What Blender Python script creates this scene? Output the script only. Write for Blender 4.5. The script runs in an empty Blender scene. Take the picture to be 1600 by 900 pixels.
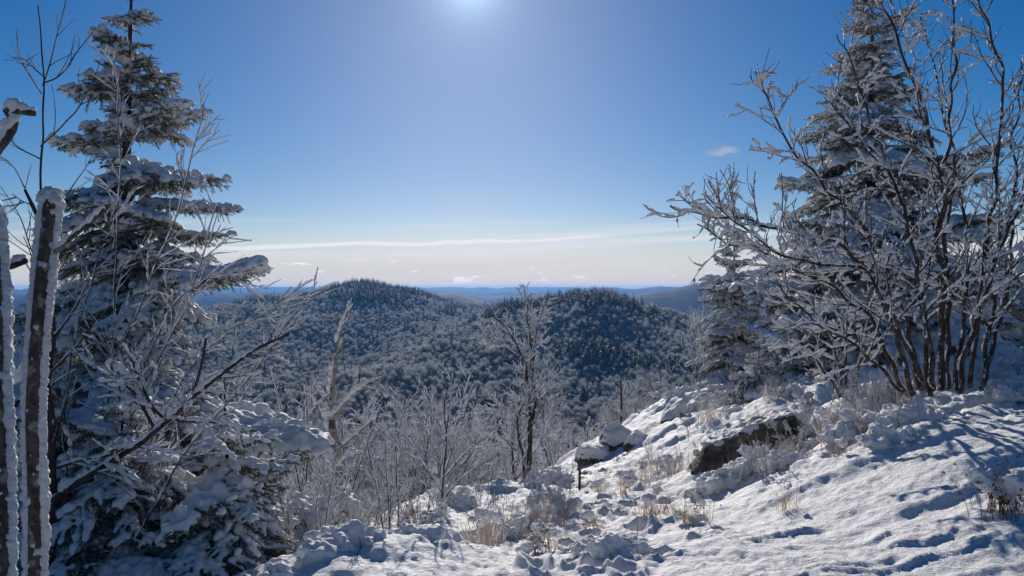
import bpy, math, random
import numpy as np
from mathutils import Vector, Matrix

# ------------------------------------------------------------------ camera, sky, sun, exposure
SC = bpy.context.scene
F = 1256.0                       # focal length in pixels of the 1600 px wide photograph
cam_d = bpy.data.cameras.new('camera'); cam = bpy.data.objects.new('camera', cam_d)
SC.collection.objects.link(cam); SC.camera = cam
cam.location = (0, 0, 0); cam.rotation_euler = (math.radians(90), 0, 0)
cam_d.sensor_width = 36; cam_d.lens = 36 * F / 1600
cam_d.clip_start = 0.05; cam_d.clip_end = 90000

SUN_EL = math.radians(21.0)
SUN_AZ = math.radians(-3.0)      # to the left of straight ahead (+Y)
SUN_STRENGTH = 4.3
SKY_STRENGTH = 0.073

W = bpy.data.worlds.new('World'); SC.world = W; W.use_nodes = True
nt = W.node_tree
for n in list(nt.nodes): nt.nodes.remove(n)
def nd(tree, typ, **kw):
    n = tree.nodes.new(typ)
    for k, v in kw.items(): setattr(n, k, v)
    return n
def mth(tree, op, a, b=None, c=None, clamp=False):
    n = tree.nodes.new('ShaderNodeMath'); n.operation = op; n.use_clamp = clamp
    for i, v in enumerate((a, b, c)):
        if v is None: continue
        if isinstance(v, (int, float)): n.inputs[i].default_value = v
        else: tree.links.new(v, n.inputs[i])
    return n.outputs[0]
def sstep(tree, v, lo, hi):
    n = tree.nodes.new('ShaderNodeMapRange'); n.interpolation_type = 'SMOOTHSTEP'
    tree.links.new(v, n.inputs['Value'])
    n.inputs['From Min'].default_value = lo; n.inputs['From Max'].default_value = hi
    n.inputs['To Min'].default_value = 0; n.inputs['To Max'].default_value = 1
    return n.outputs[0]
def mixc(tree, fac, a, b, blend='MIX'):
    n = tree.nodes.new('ShaderNodeMix'); n.data_type = 'RGBA'; n.blend_type = blend
    for key, v in (('Factor', fac), ('A', a), ('B', b)):
        s = [i for i in n.inputs if i.name == key and (i.type == 'RGBA' or key == 'Factor')][0]
        if isinstance(v, (int, float)): s.default_value = v
        elif isinstance(v, tuple): s.default_value = v
        else: tree.links.new(v, s)
    return [o for o in n.outputs if o.type == 'RGBA'][0]

out = nd(nt, 'ShaderNodeOutputWorld'); bg = nd(nt, 'ShaderNodeBackground')
sky = nd(nt, 'ShaderNodeTexSky'); sky.sky_type = 'NISHITA'; sky.sun_disc = False
sky.sun_elevation = SUN_EL; sky.sun_rotation = SUN_AZ
sky.altitude = 800; sky.air_density = 0.85; sky.dust_density = 0.25; sky.ozone_density = 2.2
tc = nd(nt, 'ShaderNodeTexCoord'); sep = nd(nt, 'ShaderNodeSeparateXYZ')
nt.links.new(tc.outputs['Generated'], sep.inputs[0])
az = mth(nt, 'ARCTAN2', sep.outputs[0], sep.outputs[1])
el = mth(nt, 'ARCSINE', sep.outputs[2])
def cloud_noise(ax, ex, skew, seed, detail=4, rough=0.55):
    cx = nd(nt, 'ShaderNodeCombineXYZ')
    nt.links.new(mth(nt, 'MULTIPLY', az, ax), cx.inputs[0])
    nt.links.new(mth(nt, 'MULTIPLY', mth(nt, 'ADD', el, mth(nt, 'MULTIPLY', az, skew)), ex), cx.inputs[1])
    cx.inputs[2].default_value = seed
    n = nd(nt, 'ShaderNodeTexNoise'); n.inputs['Detail'].default_value = detail
    n.inputs['Roughness'].default_value = rough; n.inputs['Scale'].default_value = 1
    nt.links.new(cx.outputs[0], n.inputs['Vector']); return n.outputs['Fac']
def band(v, a, b, c, d): return mth(nt, 'MULTIPLY', sstep(nt, v, a, b), mth(nt, 'SUBTRACT', 1.0, sstep(nt, v, c, d)))
D = math.radians
# pale band of haze and thin cloud low over the far ridges
low = mth(nt, 'SUBTRACT', 1.0, sstep(nt, el, D(0.6), D(4.8)))
low = mth(nt, 'MULTIPLY', low, mth(nt, 'ADD', 0.55, mth(nt, 'MULTIPLY', cloud_noise(2.0, 55, -0.01, 3.0), 0.75)), clamp=True)
# long thin cirrus streak and its companions
st = sstep(nt, cloud_noise(2.2, 75, -0.045, 11.3, 5), 0.45, 0.62)
st = mth(nt, 'MULTIPLY', st, band(el, D(1.6), D(2.6), D(3.8), D(5.2)))
elS = mth(nt, 'SUBTRACT', el, mth(nt, 'ADD', D(3.42), mth(nt, 'MULTIPLY', az, 0.035)))
wob = mth(nt, 'MULTIPLY', mth(nt, 'SUBTRACT', cloud_noise(7, 20, 0, 5.0), 0.5), D(0.9))
line = band(mth(nt, 'ADD', elS, wob), D(-0.24), D(-0.06), D(0.06), D(0.2))
line = mth(nt, 'MULTIPLY', line, band(az, D(-26), D(-17), D(4), D(9)))
line = mth(nt, 'MULTIPLY', line, sstep(nt, cloud_noise(6, 60, -0.04, 8.0, 5), 0.30, 0.62))
# small cumulus puffs
pf = sstep(nt, cloud_noise(24, 95, 0, 21.7, 5, 0.6), 0.60, 0.69)
pf = mth(nt, 'MULTIPLY', pf, band(el, D(0.2), D(0.6), D(1.6), D(2.2)))
da = mth(nt, 'MULTIPLY', mth(nt, 'SUBTRACT', az, D(14.8)), 1 / D(1.5))
de = mth(nt, 'MULTIPLY', mth(nt, 'SUBTRACT', el, D(9.3)), 1 / D(0.45))
rr = mth(nt, 'ADD', mth(nt, 'MULTIPLY', da, da), mth(nt, 'MULTIPLY', de, de))
one = mth(nt, 'MULTIPLY', mth(nt, 'SUBTRACT', 1.0, sstep(nt, rr, 0.0, 1.0)), sstep(nt, cloud_noise(40, 120, 0, 2.2, 4), 0.35, 0.65))
base = sky.outputs[0]
hs = nd(nt, 'ShaderNodeHueSaturation'); hs.inputs['Saturation'].default_value = 1.5
nt.links.new(base, hs.inputs['Color'])
# aureole of the winter sun in the thin high air
sx, sy, sz = math.sin(SUN_AZ) * math.cos(SUN_EL), math.cos(SUN_AZ) * math.cos(SUN_EL), math.sin(SUN_EL)
dot = nd(nt, 'ShaderNodeVectorMath'); dot.operation = 'DOT_PRODUCT'
nt.links.new(tc.outputs['Generated'], dot.inputs[0]); dot.inputs[1].default_value = (sx, sy, sz)
ang = mth(nt, 'ARCCOSINE', mth(nt, 'MINIMUM', dot.outputs['Value'], 0.999999))
au = mth(nt, 'ADD', mth(nt, 'MULTIPLY', mth(nt, 'EXPONENT', mth(nt, 'MULTIPLY', ang, -1 / D(1.3))), 17.0),
         mth(nt, 'MULTIPLY', mth(nt, 'EXPONENT', mth(nt, 'MULTIPLY', ang, -1 / D(11.0))), 1.9))
comb = nd(nt, 'ShaderNodeCombineXYZ')
for i, k in enumerate((0.68, 0.94, 1.08)): nt.links.new(mth(nt, 'MULTIPLY', au, k), comb.inputs[i])
col = mixc(nt, 1.0, hs.outputs[0], (0.94, 0.90, 1.00, 1), 'MULTIPLY')
col = mixc(nt, 1.0, col, comb.outputs[0], 'ADD')
col = mixc(nt, mth(nt, 'MULTIPLY', low, 0.93), col, (10.2, 10.0, 10.7, 1))
col = mixc(nt, mth(nt, 'MULTIPLY', st, 0.6), col, (12.0, 11.9, 12.6, 1))
col = mixc(nt, mth(nt, 'MULTIPLY', line, 0.9), col, (13.6, 13.4, 14.0, 1))
col = mixc(nt, mth(nt, 'MULTIPLY', pf, 0.8), col, (15.5, 15.3, 15.8, 1))
col = mixc(nt, mth(nt, 'MULTIPLY', one, 0.55), col, (8.5, 8.5, 9.0, 1))
nt.links.new(col, bg.inputs['Color']); bg.inputs['Strength'].default_value = SKY_STRENGTH
nt.links.new(bg.outputs[0], out.inputs[0])

sun_d = bpy.data.lights.new('sun', 'SUN'); sun = bpy.data.objects.new('sun', sun_d); SC.collection.objects.link(sun)
sun_d.energy = SUN_STRENGTH; sun_d.angle = D(0.53); sun_d.color = (1.0, 0.94, 0.86)
sun.rotation_euler = Vector((sx, sy, sz)).to_track_quat('Z', 'Y').to_euler()

vs = SC.view_settings; vs.view_transform = 'Standard'; vs.look = 'None'; vs.exposure = -0.2; vs.gamma = 1.0; vs.use_curve_mapping = False
cy = SC.cycles
cy.max_bounces = 6; cy.diffuse_bounces = 3; cy.glossy_bounces = 2; cy.transmission_bounces = 3; cy.volume_bounces = 0
cy.transparent_max_bounces = 4; cy.caustics_reflective = False; cy.caustics_refractive = False
cy.use_denoising = True
try: cy.denoiser = 'OPENIMAGEDENOISE'
except Exception: pass

# ------------------------------------------------------------------ helpers
COL = SC.collection
def P(px, py, d): return np.array(((px - 800) / F * d, d, (450 - py) / F * d))
def unit(v):
    v = np.asarray(v, float); return v / (np.linalg.norm(v) + 1e-12)

def _h(ix, iy, s):
    with np.errstate(over='ignore'):
        h = ix.astype(np.int64).astype(np.uint32) * np.uint32(374761393) + iy.astype(np.int64).astype(np.uint32) * np.uint32(668265263) + np.uint32((s * 2654435761) & 0xffffffff)
        h = (h ^ (h >> np.uint32(13))) * np.uint32(1274126177)
        h = h ^ (h >> np.uint32(16))
    return h
def _r(ix, iy, s): return _h(ix, iy, s).astype(np.float64) / 4294967295.0
_pr = np.random.default_rng(12345); PERM = _pr.permutation(1024).astype(np.int32); PERM = np.concatenate((PERM, PERM))
_ga = _pr.random(1024) * 2 * np.pi; GX = np.cos(_ga).astype(np.float32); GY = np.sin(_ga).astype(np.float32)
def pn(x, y, s=0):                                    # 2-D gradient noise, about -0.7..0.7
    x, y = np.broadcast_arrays(np.asarray(x, float), np.asarray(y, float))
    ix = np.floor(x); iy = np.floor(y); fx = (x - ix).astype(np.float32); fy = (y - iy).astype(np.float32)
    ix = (ix.astype(np.int64) + s * 131) & 1023; iy = (iy.astype(np.int64) + s * 57) & 1023; ix1 = (ix + 1) & 1023; iy1 = (iy + 1) & 1023
    a0 = PERM[ix]; a1 = PERM[ix1]
    h00 = PERM[a0 + iy]; h10 = PERM[a1 + iy]; h01 = PERM[a0 + iy1]; h11 = PERM[a1 + iy1]
    u = fx * fx * fx * (fx * (fx * 6 - 15) + 10); v = fy * fy * fy * (fy * (fy * 6 - 15) + 10)
    g00 = GX[h00] * fx + GY[h00] * fy; g10 = GX[h10] * (fx - 1) + GY[h10] * fy
    g01 = GX[h01] * fx + GY[h01] * (fy - 1); g11 = GX[h11] * (fx - 1) + GY[h11] * (fy - 1)
    a = g00 + u * (g10 - g00); b = g01 + u * (g11 - g01)
    return (a + v * (b - a)).astype(float)
def fbm(x, y, s=0, o=4, g=0.5):
    t = 0; a = 1; k = 1
    for i in range(o): t = t + a * pn(x * k, y * k, s + i * 17); a *= g; k *= 2.03
    return t
def worley(x, y, s=0):
    ix = np.floor(x); iy = np.floor(y); best = np.full(np.shape(x), 9.0); rnd = np.zeros(np.shape(x))
    for a in (-1, 0, 1):
        for b in (-1, 0, 1):
            jx = ix + a + 0.15 + 0.7 * _r(ix + a, iy + b, s); jy = iy + b + 0.15 + 0.7 * _r(ix + a, iy + b, s + 5)
            d = np.hypot(x - jx, y - jy); m = d < best
            best = np.where(m, d, best); rnd = np.where(m, _r(ix + a, iy + b, s + 9), rnd)
    return best, rnd
def sm(x, a, b):
    t = np.clip((x - a) / (b - a), 0, 1); return t * t * (3 - 2 * t)

def raw_mesh(name, V, F4=None, F3=None, mats=(), mi=None, smooth=True):
    me = bpy.data.meshes.new(name)
    V = np.asarray(V, np.float32)
    F4 = np.zeros((0, 4), np.int32) if F4 is None or len(F4) == 0 else np.asarray(F4, np.int32)
    F3 = np.zeros((0, 3), np.int32) if F3 is None or len(F3) == 0 else np.asarray(F3, np.int32)
    me.vertices.add(len(V)); me.vertices.foreach_set('co', V.ravel())
    nl = len(F4) * 4 + len(F3) * 3; npoly = len(F4) + len(F3)
    me.loops.add(nl); me.polygons.add(npoly)
    me.loops.foreach_set('vertex_index', np.concatenate((F4.ravel(), F3.ravel())).astype(np.int32))
    tot = np.concatenate((np.full(len(F4), 4), np.full(len(F3), 3))).astype(np.int32)
    me.polygons.foreach_set('loop_start', (np.cumsum(tot) - tot).astype(np.int32))
    if mi is not None: me.polygons.foreach_set('material_index', np.asarray(mi, np.int32))
    me.polygons.foreach_set('use_smooth', np.full(npoly, smooth))
    for m in mats: me.materials.append(m)
    me.update(calc_edges=True); me.validate()
    return me
class MB:
    def __init__(s): s.V = []; s.F4 = []; s.F3 = []; s.n = 0
    def add(s, V, F4=None, F3=None):
        s.V.append(np.asarray(V, float))
        if F4 is not None and len(F4): s.F4.append(np.asarray(F4) + s.n)
        if F3 is not None and len(F3): s.F3.append(np.asarray(F3) + s.n)
        s.n += len(V)
    def tube(s, pts, rad, sides=5, jag=0.0, rng=None):
        V, Q, T = tube(pts, rad, sides, jag, rng); s.add(V, Q, T)
    def mesh(s, name, mat, smooth=True):
        V = np.concatenate(s.V) if s.V else np.zeros((0, 3))
        return raw_mesh(name, V, np.concatenate(s.F4) if s.F4 else None, np.concatenate(s.F3) if s.F3 else None, [mat] if mat else [], None, smooth)
    def build(s, name, mat, parent=None, smooth=True, origin=None):
        if origin is not None: s.V = [v - np.asarray(origin) for v in s.V]
        return obj(name, s.mesh(name, mat, smooth), parent)
_ring = {}
def tube(pts, rad, sides=5, jag=0.0, rng=None):
    pts = np.asarray(pts, float); n = len(pts); rad = np.broadcast_to(np.asarray(rad, float), (n,))
    t = np.gradient(pts, axis=0); t /= (np.linalg.norm(t, axis=1, keepdims=True) + 1e-12)
    m = np.abs(t).mean(axis=0); ref = np.eye(3)[int(np.argmin(m))]
    a = np.cross(t, ref); a /= (np.linalg.norm(a, axis=1, keepdims=True) + 1e-12); b = np.cross(t, a)
    th = np.arange(sides) * 2 * np.pi / sides
    R = rad[:, None] * np.ones(sides)[None, :]
    if jag and rng is not None: R = R * (1 + jag * (rng.random((n, sides)) * 2 - 1))
    V = pts[:, None, :] + R[:, :, None] * (np.cos(th)[None, :, None] * a[:, None, :] + np.sin(th)[None, :, None] * b[:, None, :])
    V = V.reshape(-1, 3)
    key = (n, sides)
    if key not in _ring:
        i = np.arange(n - 1)[:, None] * sides; j = np.arange(sides)[None, :]; k = (j + 1) % sides
        Q = np.stack((i + j, i + sides + j, i + sides + k, i + k), -1).reshape(-1, 4)
        j = np.arange(sides); k = (j + 1) % sides
        T = np.concatenate((np.stack((j, k, np.full(sides, n * sides)), -1),
                            np.stack((k + (n - 1) * sides, j + (n - 1) * sides, np.full(sides, n * sides + 1)), -1)))
        _ring[key] = (Q, T)
    Q, T = _ring[key]
    V = np.concatenate((V, (pts[0] - t[0] * rad[0] * 0.5)[None], (pts[-1] + t[-1] * rad[-1] * 0.6)[None]))
    return V, Q, T
def obj(name, mesh, parent=None):
    o = bpy.data.objects.new(name, mesh); COL.objects.link(o)
    if parent is not None: o.parent = parent
    return o
def thing(name, label, cat, loc=(0, 0, 0), group=None, rotz=0.0, scale=1.0):
    o = bpy.data.objects.new(name, None); COL.objects.link(o); o.empty_display_size = 0.1
    o.location = Vector([float(v) for v in loc]); o.rotation_euler = (0, 0, rotz); o.scale = (scale,) * 3
    o['label'] = label; o['category'] = cat
    if group: o['group'] = group
    return o
def tag(o, label, cat, group=None):
    o['label'] = label; o['category'] = cat
    if group: o['group'] = group
    return o
def copy_thing(root, loc, rotz, scale, label=None, group=None):
    r = root.copy(); COL.objects.link(r)
    r.location = Vector([float(v) for v in loc]); r.rotation_euler = (0, 0, rotz); r.scale = (scale,) * 3 if np.isscalar(scale) else scale
    if label: r['label'] = label
    if group: r['group'] = group
    for ch in list(root.children):
        c = ch.copy(); COL.objects.link(c); c.parent = r
        for g in list(ch.children):
            d = g.copy(); COL.objects.link(d); d.parent = c
    return r
TMP = bpy.data.scenes.new('tmp')
def remesh(mesh, voxel, mat, name, smooth_iter=0):
    o = bpy.data.objects.new('tmp', mesh); TMP.collection.objects.link(o)
    m = o.modifiers.new('r', 'REMESH'); m.mode = 'VOXEL'; m.voxel_size = voxel; m.use_smooth_shade = True
    if smooth_iter:
        q = o.modifiers.new('s', 'SMOOTH'); q.iterations = smooth_iter; q.factor = 0.5
    vl = TMP.view_layers[0]; vl.update(); dg = vl.depsgraph; dg.update()
    me = bpy.data.meshes.new_from_object(o.evaluated_get(dg))
    bpy.data.objects.remove(o); bpy.data.meshes.remove(mesh)
    me.name = name; me.materials.clear(); me.materials.append(mat)
    return me
def roughen(me, amp, scale, seed=0):
    n = len(me.vertices); V = np.empty(n * 3, np.float32); me.vertices.foreach_get('co', V); V = V.reshape(-1, 3).astype(float)
    N = np.empty(n * 3, np.float32); me.vertex_normals.foreach_get('vector', N); N = N.reshape(-1, 3)
    a = np.abs(pn(V[:, 0] / scale + V[:, 1] * 0.7 / scale, V[:, 2] / scale, seed)) + np.abs(pn(V[:, 1] / scale - V[:, 0] * 0.6 / scale, V[:, 2] * 1.1 / scale + 4.4, seed + 1))
    b = pn(V[:, 0] * 2.7 / scale + V[:, 1] * 2.0 / scale, V[:, 2] * 2.7 / scale, seed + 2)
    V = V + N * ((a * 1.4 + b * 0.7 - 0.4) * amp)[:, None]
    me.vertices.foreach_set('co', V.astype(np.float32).ravel()); me.update(); return me
def catmull(ctrl, step):
    C = np.asarray(ctrl, float)
    if len(C) == 2: C = np.array([C[0], (C[0] + C[1]) / 2, C[1]])
    E = np.concatenate(([2 * C[0] - C[1]], C, [2 * C[-1] - C[-2]])); out = []
    for i in range(1, len(E) - 2):
        p0, p1, p2, p3 = E[i - 1], E[i], E[i + 1], E[i + 2]
        n = max(2, int(np.linalg.norm(p2 - p1) / step))
        t = (np.arange(n) / n)[:, None]
        out.append(0.5 * ((2 * p1) + (p2 - p0) * t + (2 * p0 - 5 * p1 + 4 * p2 - p3) * t * t + (3 * p1 - p0 - 3 * p2 + p3) * t ** 3))
    out.append(C[-1][None]); return np.concatenate(out)
def resample(pts, step, nmin=3):
    s = np.concatenate(([0], np.cumsum(np.linalg.norm(np.diff(pts, axis=0), axis=1))))
    n = max(nmin, int(s[-1] / step) + 1); q = np.linspace(0, s[-1], n)
    return np.stack([np.interp(q, s, pts[:, k]) for k in range(3)], 1), q, s

# ------------------------------------------------------------------ materials
def material(name, build):
    m = bpy.data.materials.new(name); m.use_nodes = True; t = m.node_tree
    for n in list(t.nodes): t.nodes.remove(n)
    o = t.nodes.new('ShaderNodeOutputMaterial'); s = build(t)
    t.links.new(s, o.inputs['Surface']); return m
def noise_fac(t, scale, detail=4, rough=0.55, vec=None, stretch=None):
    n = nd(t, 'ShaderNodeTexNoise'); n.inputs['Scale'].default_value = scale; n.inputs['Detail'].default_value = detail
    n.inputs['Roughness'].default_value = rough
    c = nd(t, 'ShaderNodeTexCoord'); src = c.outputs['Object']
    if stretch:
        mp = nd(t, 'ShaderNodeMapping'); mp.inputs['Scale'].default_value = stretch; t.links.new(src, mp.inputs[0]); src = mp.outputs[0]
    t.links.new(src, n.inputs['Vector']); return n.outputs['Fac']
def princ(t, color, rough=0.7, spec=0.3, bump=None, bdist=0.01, bstr=0.5):
    p = nd(t, 'ShaderNodeBsdfPrincipled'); p.inputs['Roughness'].default_value = rough; p.inputs['Specular IOR Level'].default_value = spec
    if isinstance(color, tuple): p.inputs['Base Color'].default_value = (*color, 1)
    else: t.links.new(color, p.inputs['Base Color'])
    if bump is not None:
        b = nd(t, 'ShaderNodeBump'); b.inputs['Distance'].default_value = bdist; b.inputs['Strength'].default_value = bstr
        t.links.new(bump, b.inputs['Height']); t.links.new(b.outputs[0], p.inputs['Normal'])
    return p
def ramp2(t, fac, a, b, lo=0.35, hi=0.65):
    return mixc(t, sstep(t, fac, lo, hi), (*a, 1), (*b, 1))
def m_snow(bumpscale=60, bd=0.006, c=(0.90, 0.885, 0.875), trans=0.0):
    def f(t):
        h = mth(t, 'ADD', noise_fac(t, bumpscale, 5, 0.65), mth(t, 'MULTIPLY', noise_fac(t, bumpscale * 0.22, 3), 2.0))
        p = princ(t, c, 0.62, 0.25, h, bd, 0.7)
        if trans:
            tr = nd(t, 'ShaderNodeBsdfTranslucent'); tr.inputs['Color'].default_value = (0.9, 0.92, 0.95, 1)
            mx = nd(t, 'ShaderNodeMixShader'); mx.inputs[0].default_value = trans
            t.links.new(p.outputs[0], mx.inputs[1]); t.links.new(tr.outputs[0], mx.inputs[2]); return mx.outputs[0]
        return p.outputs[0]
    return f
M = {}
M['snow'] = material('snow_field', m_snow(70, 0.018))
M['bough_snow'] = material('snow_on_branches', m_snow(70, 0.006, (0.90, 0.89, 0.885), 0.2))
M['frost'] = material('hoar_frost', m_snow(120, 0.004, (0.90, 0.90, 0.91), 0.42))
M['rime'] = material('rime_ice', m_snow(75, 0.02, (0.88, 0.88, 0.89), 0.15))
def leafy(c1, c2, trans, scale=3.0, rough=0.6, spec=0.3):
    def f(t):
        c = ramp2(t, noise_fac(t, scale, 3), c1, c2)
        p = princ(t, c, rough, spec)
        tr = nd(t, 'ShaderNodeBsdfTranslucent'); t.links.new(c, tr.inputs['Color'])
        mx = nd(t, 'ShaderNodeMixShader'); mx.inputs[0].default_value = trans
        t.links.new(p.outputs[0], mx.inputs[1]); t.links.new(tr.outputs[0], mx.inputs[2]); return mx.outputs[0]
    return f
M['needle'] = material('spruce_needles', leafy((0.035, 0.060, 0.035), (0.075, 0.105, 0.05), 0.3, 6.0))
M['frost_needle'] = material('frosted_needles', leafy((0.42, 0.45, 0.45), (0.66, 0.68, 0.70), 0.4, 9.0))
M['far_needle'] = material('far_conifer_needles', leafy((0.03, 0.05, 0.045), (0.05, 0.07, 0.06), 0.1, 0.02))
M['far_frost'] = material('far_frosted_twigs', leafy((0.44, 0.44, 0.45), (0.64, 0.64, 0.65), 0.42, 0.05, 0.8, 0.1))
M['slope_frost'] = material('frosted_slope_twigs', leafy((0.66, 0.66, 0.67), (0.86, 0.86, 0.87), 0.46, 0.3, 0.8, 0.1))
M['far_twig'] = material('far_bare_twigs', leafy((0.20, 0.185, 0.18), (0.31, 0.29, 0.28), 0.3, 0.05, 0.8, 0.1))
M['grass'] = material('dry_grass', leafy((0.38, 0.25, 0.15), (0.55, 0.42, 0.30), 0.4, 4.0))
M['frosted_grass'] = material('frosted_dry_grass', leafy((0.55, 0.45, 0.38), (0.8, 0.76, 0.74), 0.4, 6.0))
M['dead_leaf'] = material('dead_leaves', leafy((0.10, 0.045, 0.02), (0.25, 0.12, 0.05), 0.3, 12.0))
def m_bark(c1, c2, c3=None, scale=18, stretch=(1, 1, 0.35), bd=0.01):
    def f(t):
        n1 = noise_fac(t, scale, 6, 0.65, stretch=stretch)
        c = ramp2(t, n1, c1, c2, 0.35, 0.62)
        if c3: c = mixc(t, sstep(t, noise_fac(t, scale * 0.5, 5, 0.6), 0.54, 0.62), c, (*c3, 1))
        return princ(t, c, 0.85, 0.15, n1, bd, 0.9).outputs[0]
    return f
M['bark'] = material('dark_bark', m_bark((0.035, 0.026, 0.022), (0.10, 0.075, 0.06)))
M['shrub_bark'] = material('brown_shrub_bark', m_bark((0.035, 0.025, 0.02), (0.10, 0.075, 0.06), (0.17, 0.16, 0.145), 25))
M['lichen_bark'] = material('lichened_bark', m_bark((0.05, 0.042, 0.035), (0.13, 0.11, 0.09), (0.26, 0.27, 0.22), 40, (1, 1, 0.7), 0.012))
M['birch_bark'] = material('birch_bark', m_bark((0.20, 0.18, 0.16), (0.42, 0.38, 0.33), (0.10, 0.085, 0.07), 14, (0.6, 0.6, 2.2)))
M['rock'] = material('lichened_rock', m_bark((0.06, 0.052, 0.043), (0.21, 0.18, 0.145), (0.20, 0.20, 0.14), 7, (1, 1, 1.3), 0.05))
def f_terrain(t):
    g = nd(t, 'ShaderNodeNewGeometry'); sp = nd(t, 'ShaderNodeSeparateXYZ'); t.links.new(g.outputs['Position'], sp.inputs[0])
    ln = nd(t, 'ShaderNodeVectorMath'); ln.operation = 'LENGTH'; t.links.new(g.outputs['Position'], ln.inputs[0])
    far = sstep(t, ln.outputs['Value'], 1500, 2400)      # closed forest cover on the far ranges
    n = noise_fac(t, 0.02, 6, 0.7); n2 = noise_fac(t, 0.0025, 5, 0.6)
    near = ramp2(t, n, (0.20, 0.20, 0.21), (0.45, 0.46, 0.48))
    fr = ramp2(t, mth(t, 'ADD', mth(t, 'MULTIPLY', n, 0.4), mth(t, 'MULTIPLY', n2, 0.6)), (0.04, 0.045, 0.06), (0.15, 0.16, 0.18), 0.4, 0.62)
    return princ(t, mixc(t, far, near, fr), 0.9, 0.05).outputs[0]
M['terrain'] = material('snowy_forest_floor', f_terrain)

# ------------------------------------------------------------------ terrain heights
NEAR = [  # px, py, distance of points on the near snow
    (1000, 900, 4.2), (1300, 900, 4.1), (1600, 900, 3.9), (1600, 760, 5.2), (1600, 640, 7.6), (1600, 590, 10.0),
    (1400, 690, 6.8), (1300, 655, 9.0), (1170, 765, 7.6), (1265, 700, 8.6), (1080, 760, 8.2), (900, 770, 10.0), (1000, 740, 10.2),
    (960, 705, 13.5), (1045, 640, 15.0), (1150, 600, 16.5), (1250, 600, 13.5), (1400, 590, 10.5), (1500, 575, 10.0),
    (820, 757, 11.5), (720, 778, 11.5), (690, 880, 6.3), (800, 850, 6.9), (540, 880, 5.0), (430, 925, 4.3), (620, 850, 6.6),
    (900, 840, 6.2), (1150, 820, 5.8), (560, 820, 9.0)]
NX = [P(*p) for p in NEAR]
NX += [np.array(p) for p in ((-2.2, 4.5, -1.9), (-3.5, 7.0, -2.6), (-2.0, 9, -3.2), (-6, 8, -3.4), (-6, 4, -2.2), (-4, 14, -5.2), (-1.5, 16, -4.9), (-9, 20, -8.5),
    (0.5, 18, -4.6), (2.5, 20, -4.6), (0, 24, -7.0), (5, 24, -5.4), (9, 22, -3.2), (-5, 24, -8.5), (14, 22, -3.0), (14, 12, -1.2), (9, 7, -0.4),
    (8, 3, -0.6), (0, 2.0, -1.5), (0, 0, -1.5), (-4, 0, -1.9), (4, 0, -1.0), (0, -6, -1.0), (9, -5, 0.2), (-9, -4, -2.4),
    (-20, 30, -14), (0, 40, -12.5), (10, 40, -11), (22, 38, -9), (30, 25, -3.5), (24, 10, -0.8), (-25, 10, -7), (-12, 45, -15), (30, 50, -14), (-40, 40, -20), (0, 60, -18), (-20, 60, -20), (25, 60, -18), (50, 30, -6), (-50, 0, -12))]
NX = np.array(NX)
def _phi(r): return np.where(r > 0, r * r * np.log(r + 1e-9), 0)
_A = np.hypot(NX[:, None, 0] - NX[None, :, 0], NX[:, None, 1] - NX[None, :, 1])
_n = len(NX); _K = np.zeros((_n + 3, _n + 3)); _K[:_n, :_n] = _phi(_A) + np.eye(_n) * 0.15
_K[:_n, _n] = 1; _K[:_n, _n + 1:] = NX[:, :2]; _K[_n, :_n] = 1; _K[_n + 1:, :_n] = NX[:, :2].T
_w = np.linalg.solve(_K, np.concatenate((NX[:, 2], np.zeros(3))))
def near_base(x, y):
    z = _w[_n] + _w[_n + 1] * x + _w[_n + 2] * y
    for i in range(_n): z = z + _w[i] * _phi(np.hypot(x - NX[i, 0], y - NX[i, 1]))
    return z
TD = np.array([40, 60, 100, 160, 250, 450, 550, 600, 700, 850, 950, 1150, 1300, 1420, 1600, 2000, 2600, 3400, 4200, 5200, 6500, 8000, 9500, 11500, 14000, 20000, 30000.])
TPX = np.array([-400, 0, 200, 330, 450, 565, 640, 700, 800, 935, 1050, 1150, 1300, 1600, 2000.])
FAR0 = [-160, -240, -260, -260, -260, -260, -260, -260, -260, -260, -300, -300]
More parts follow.
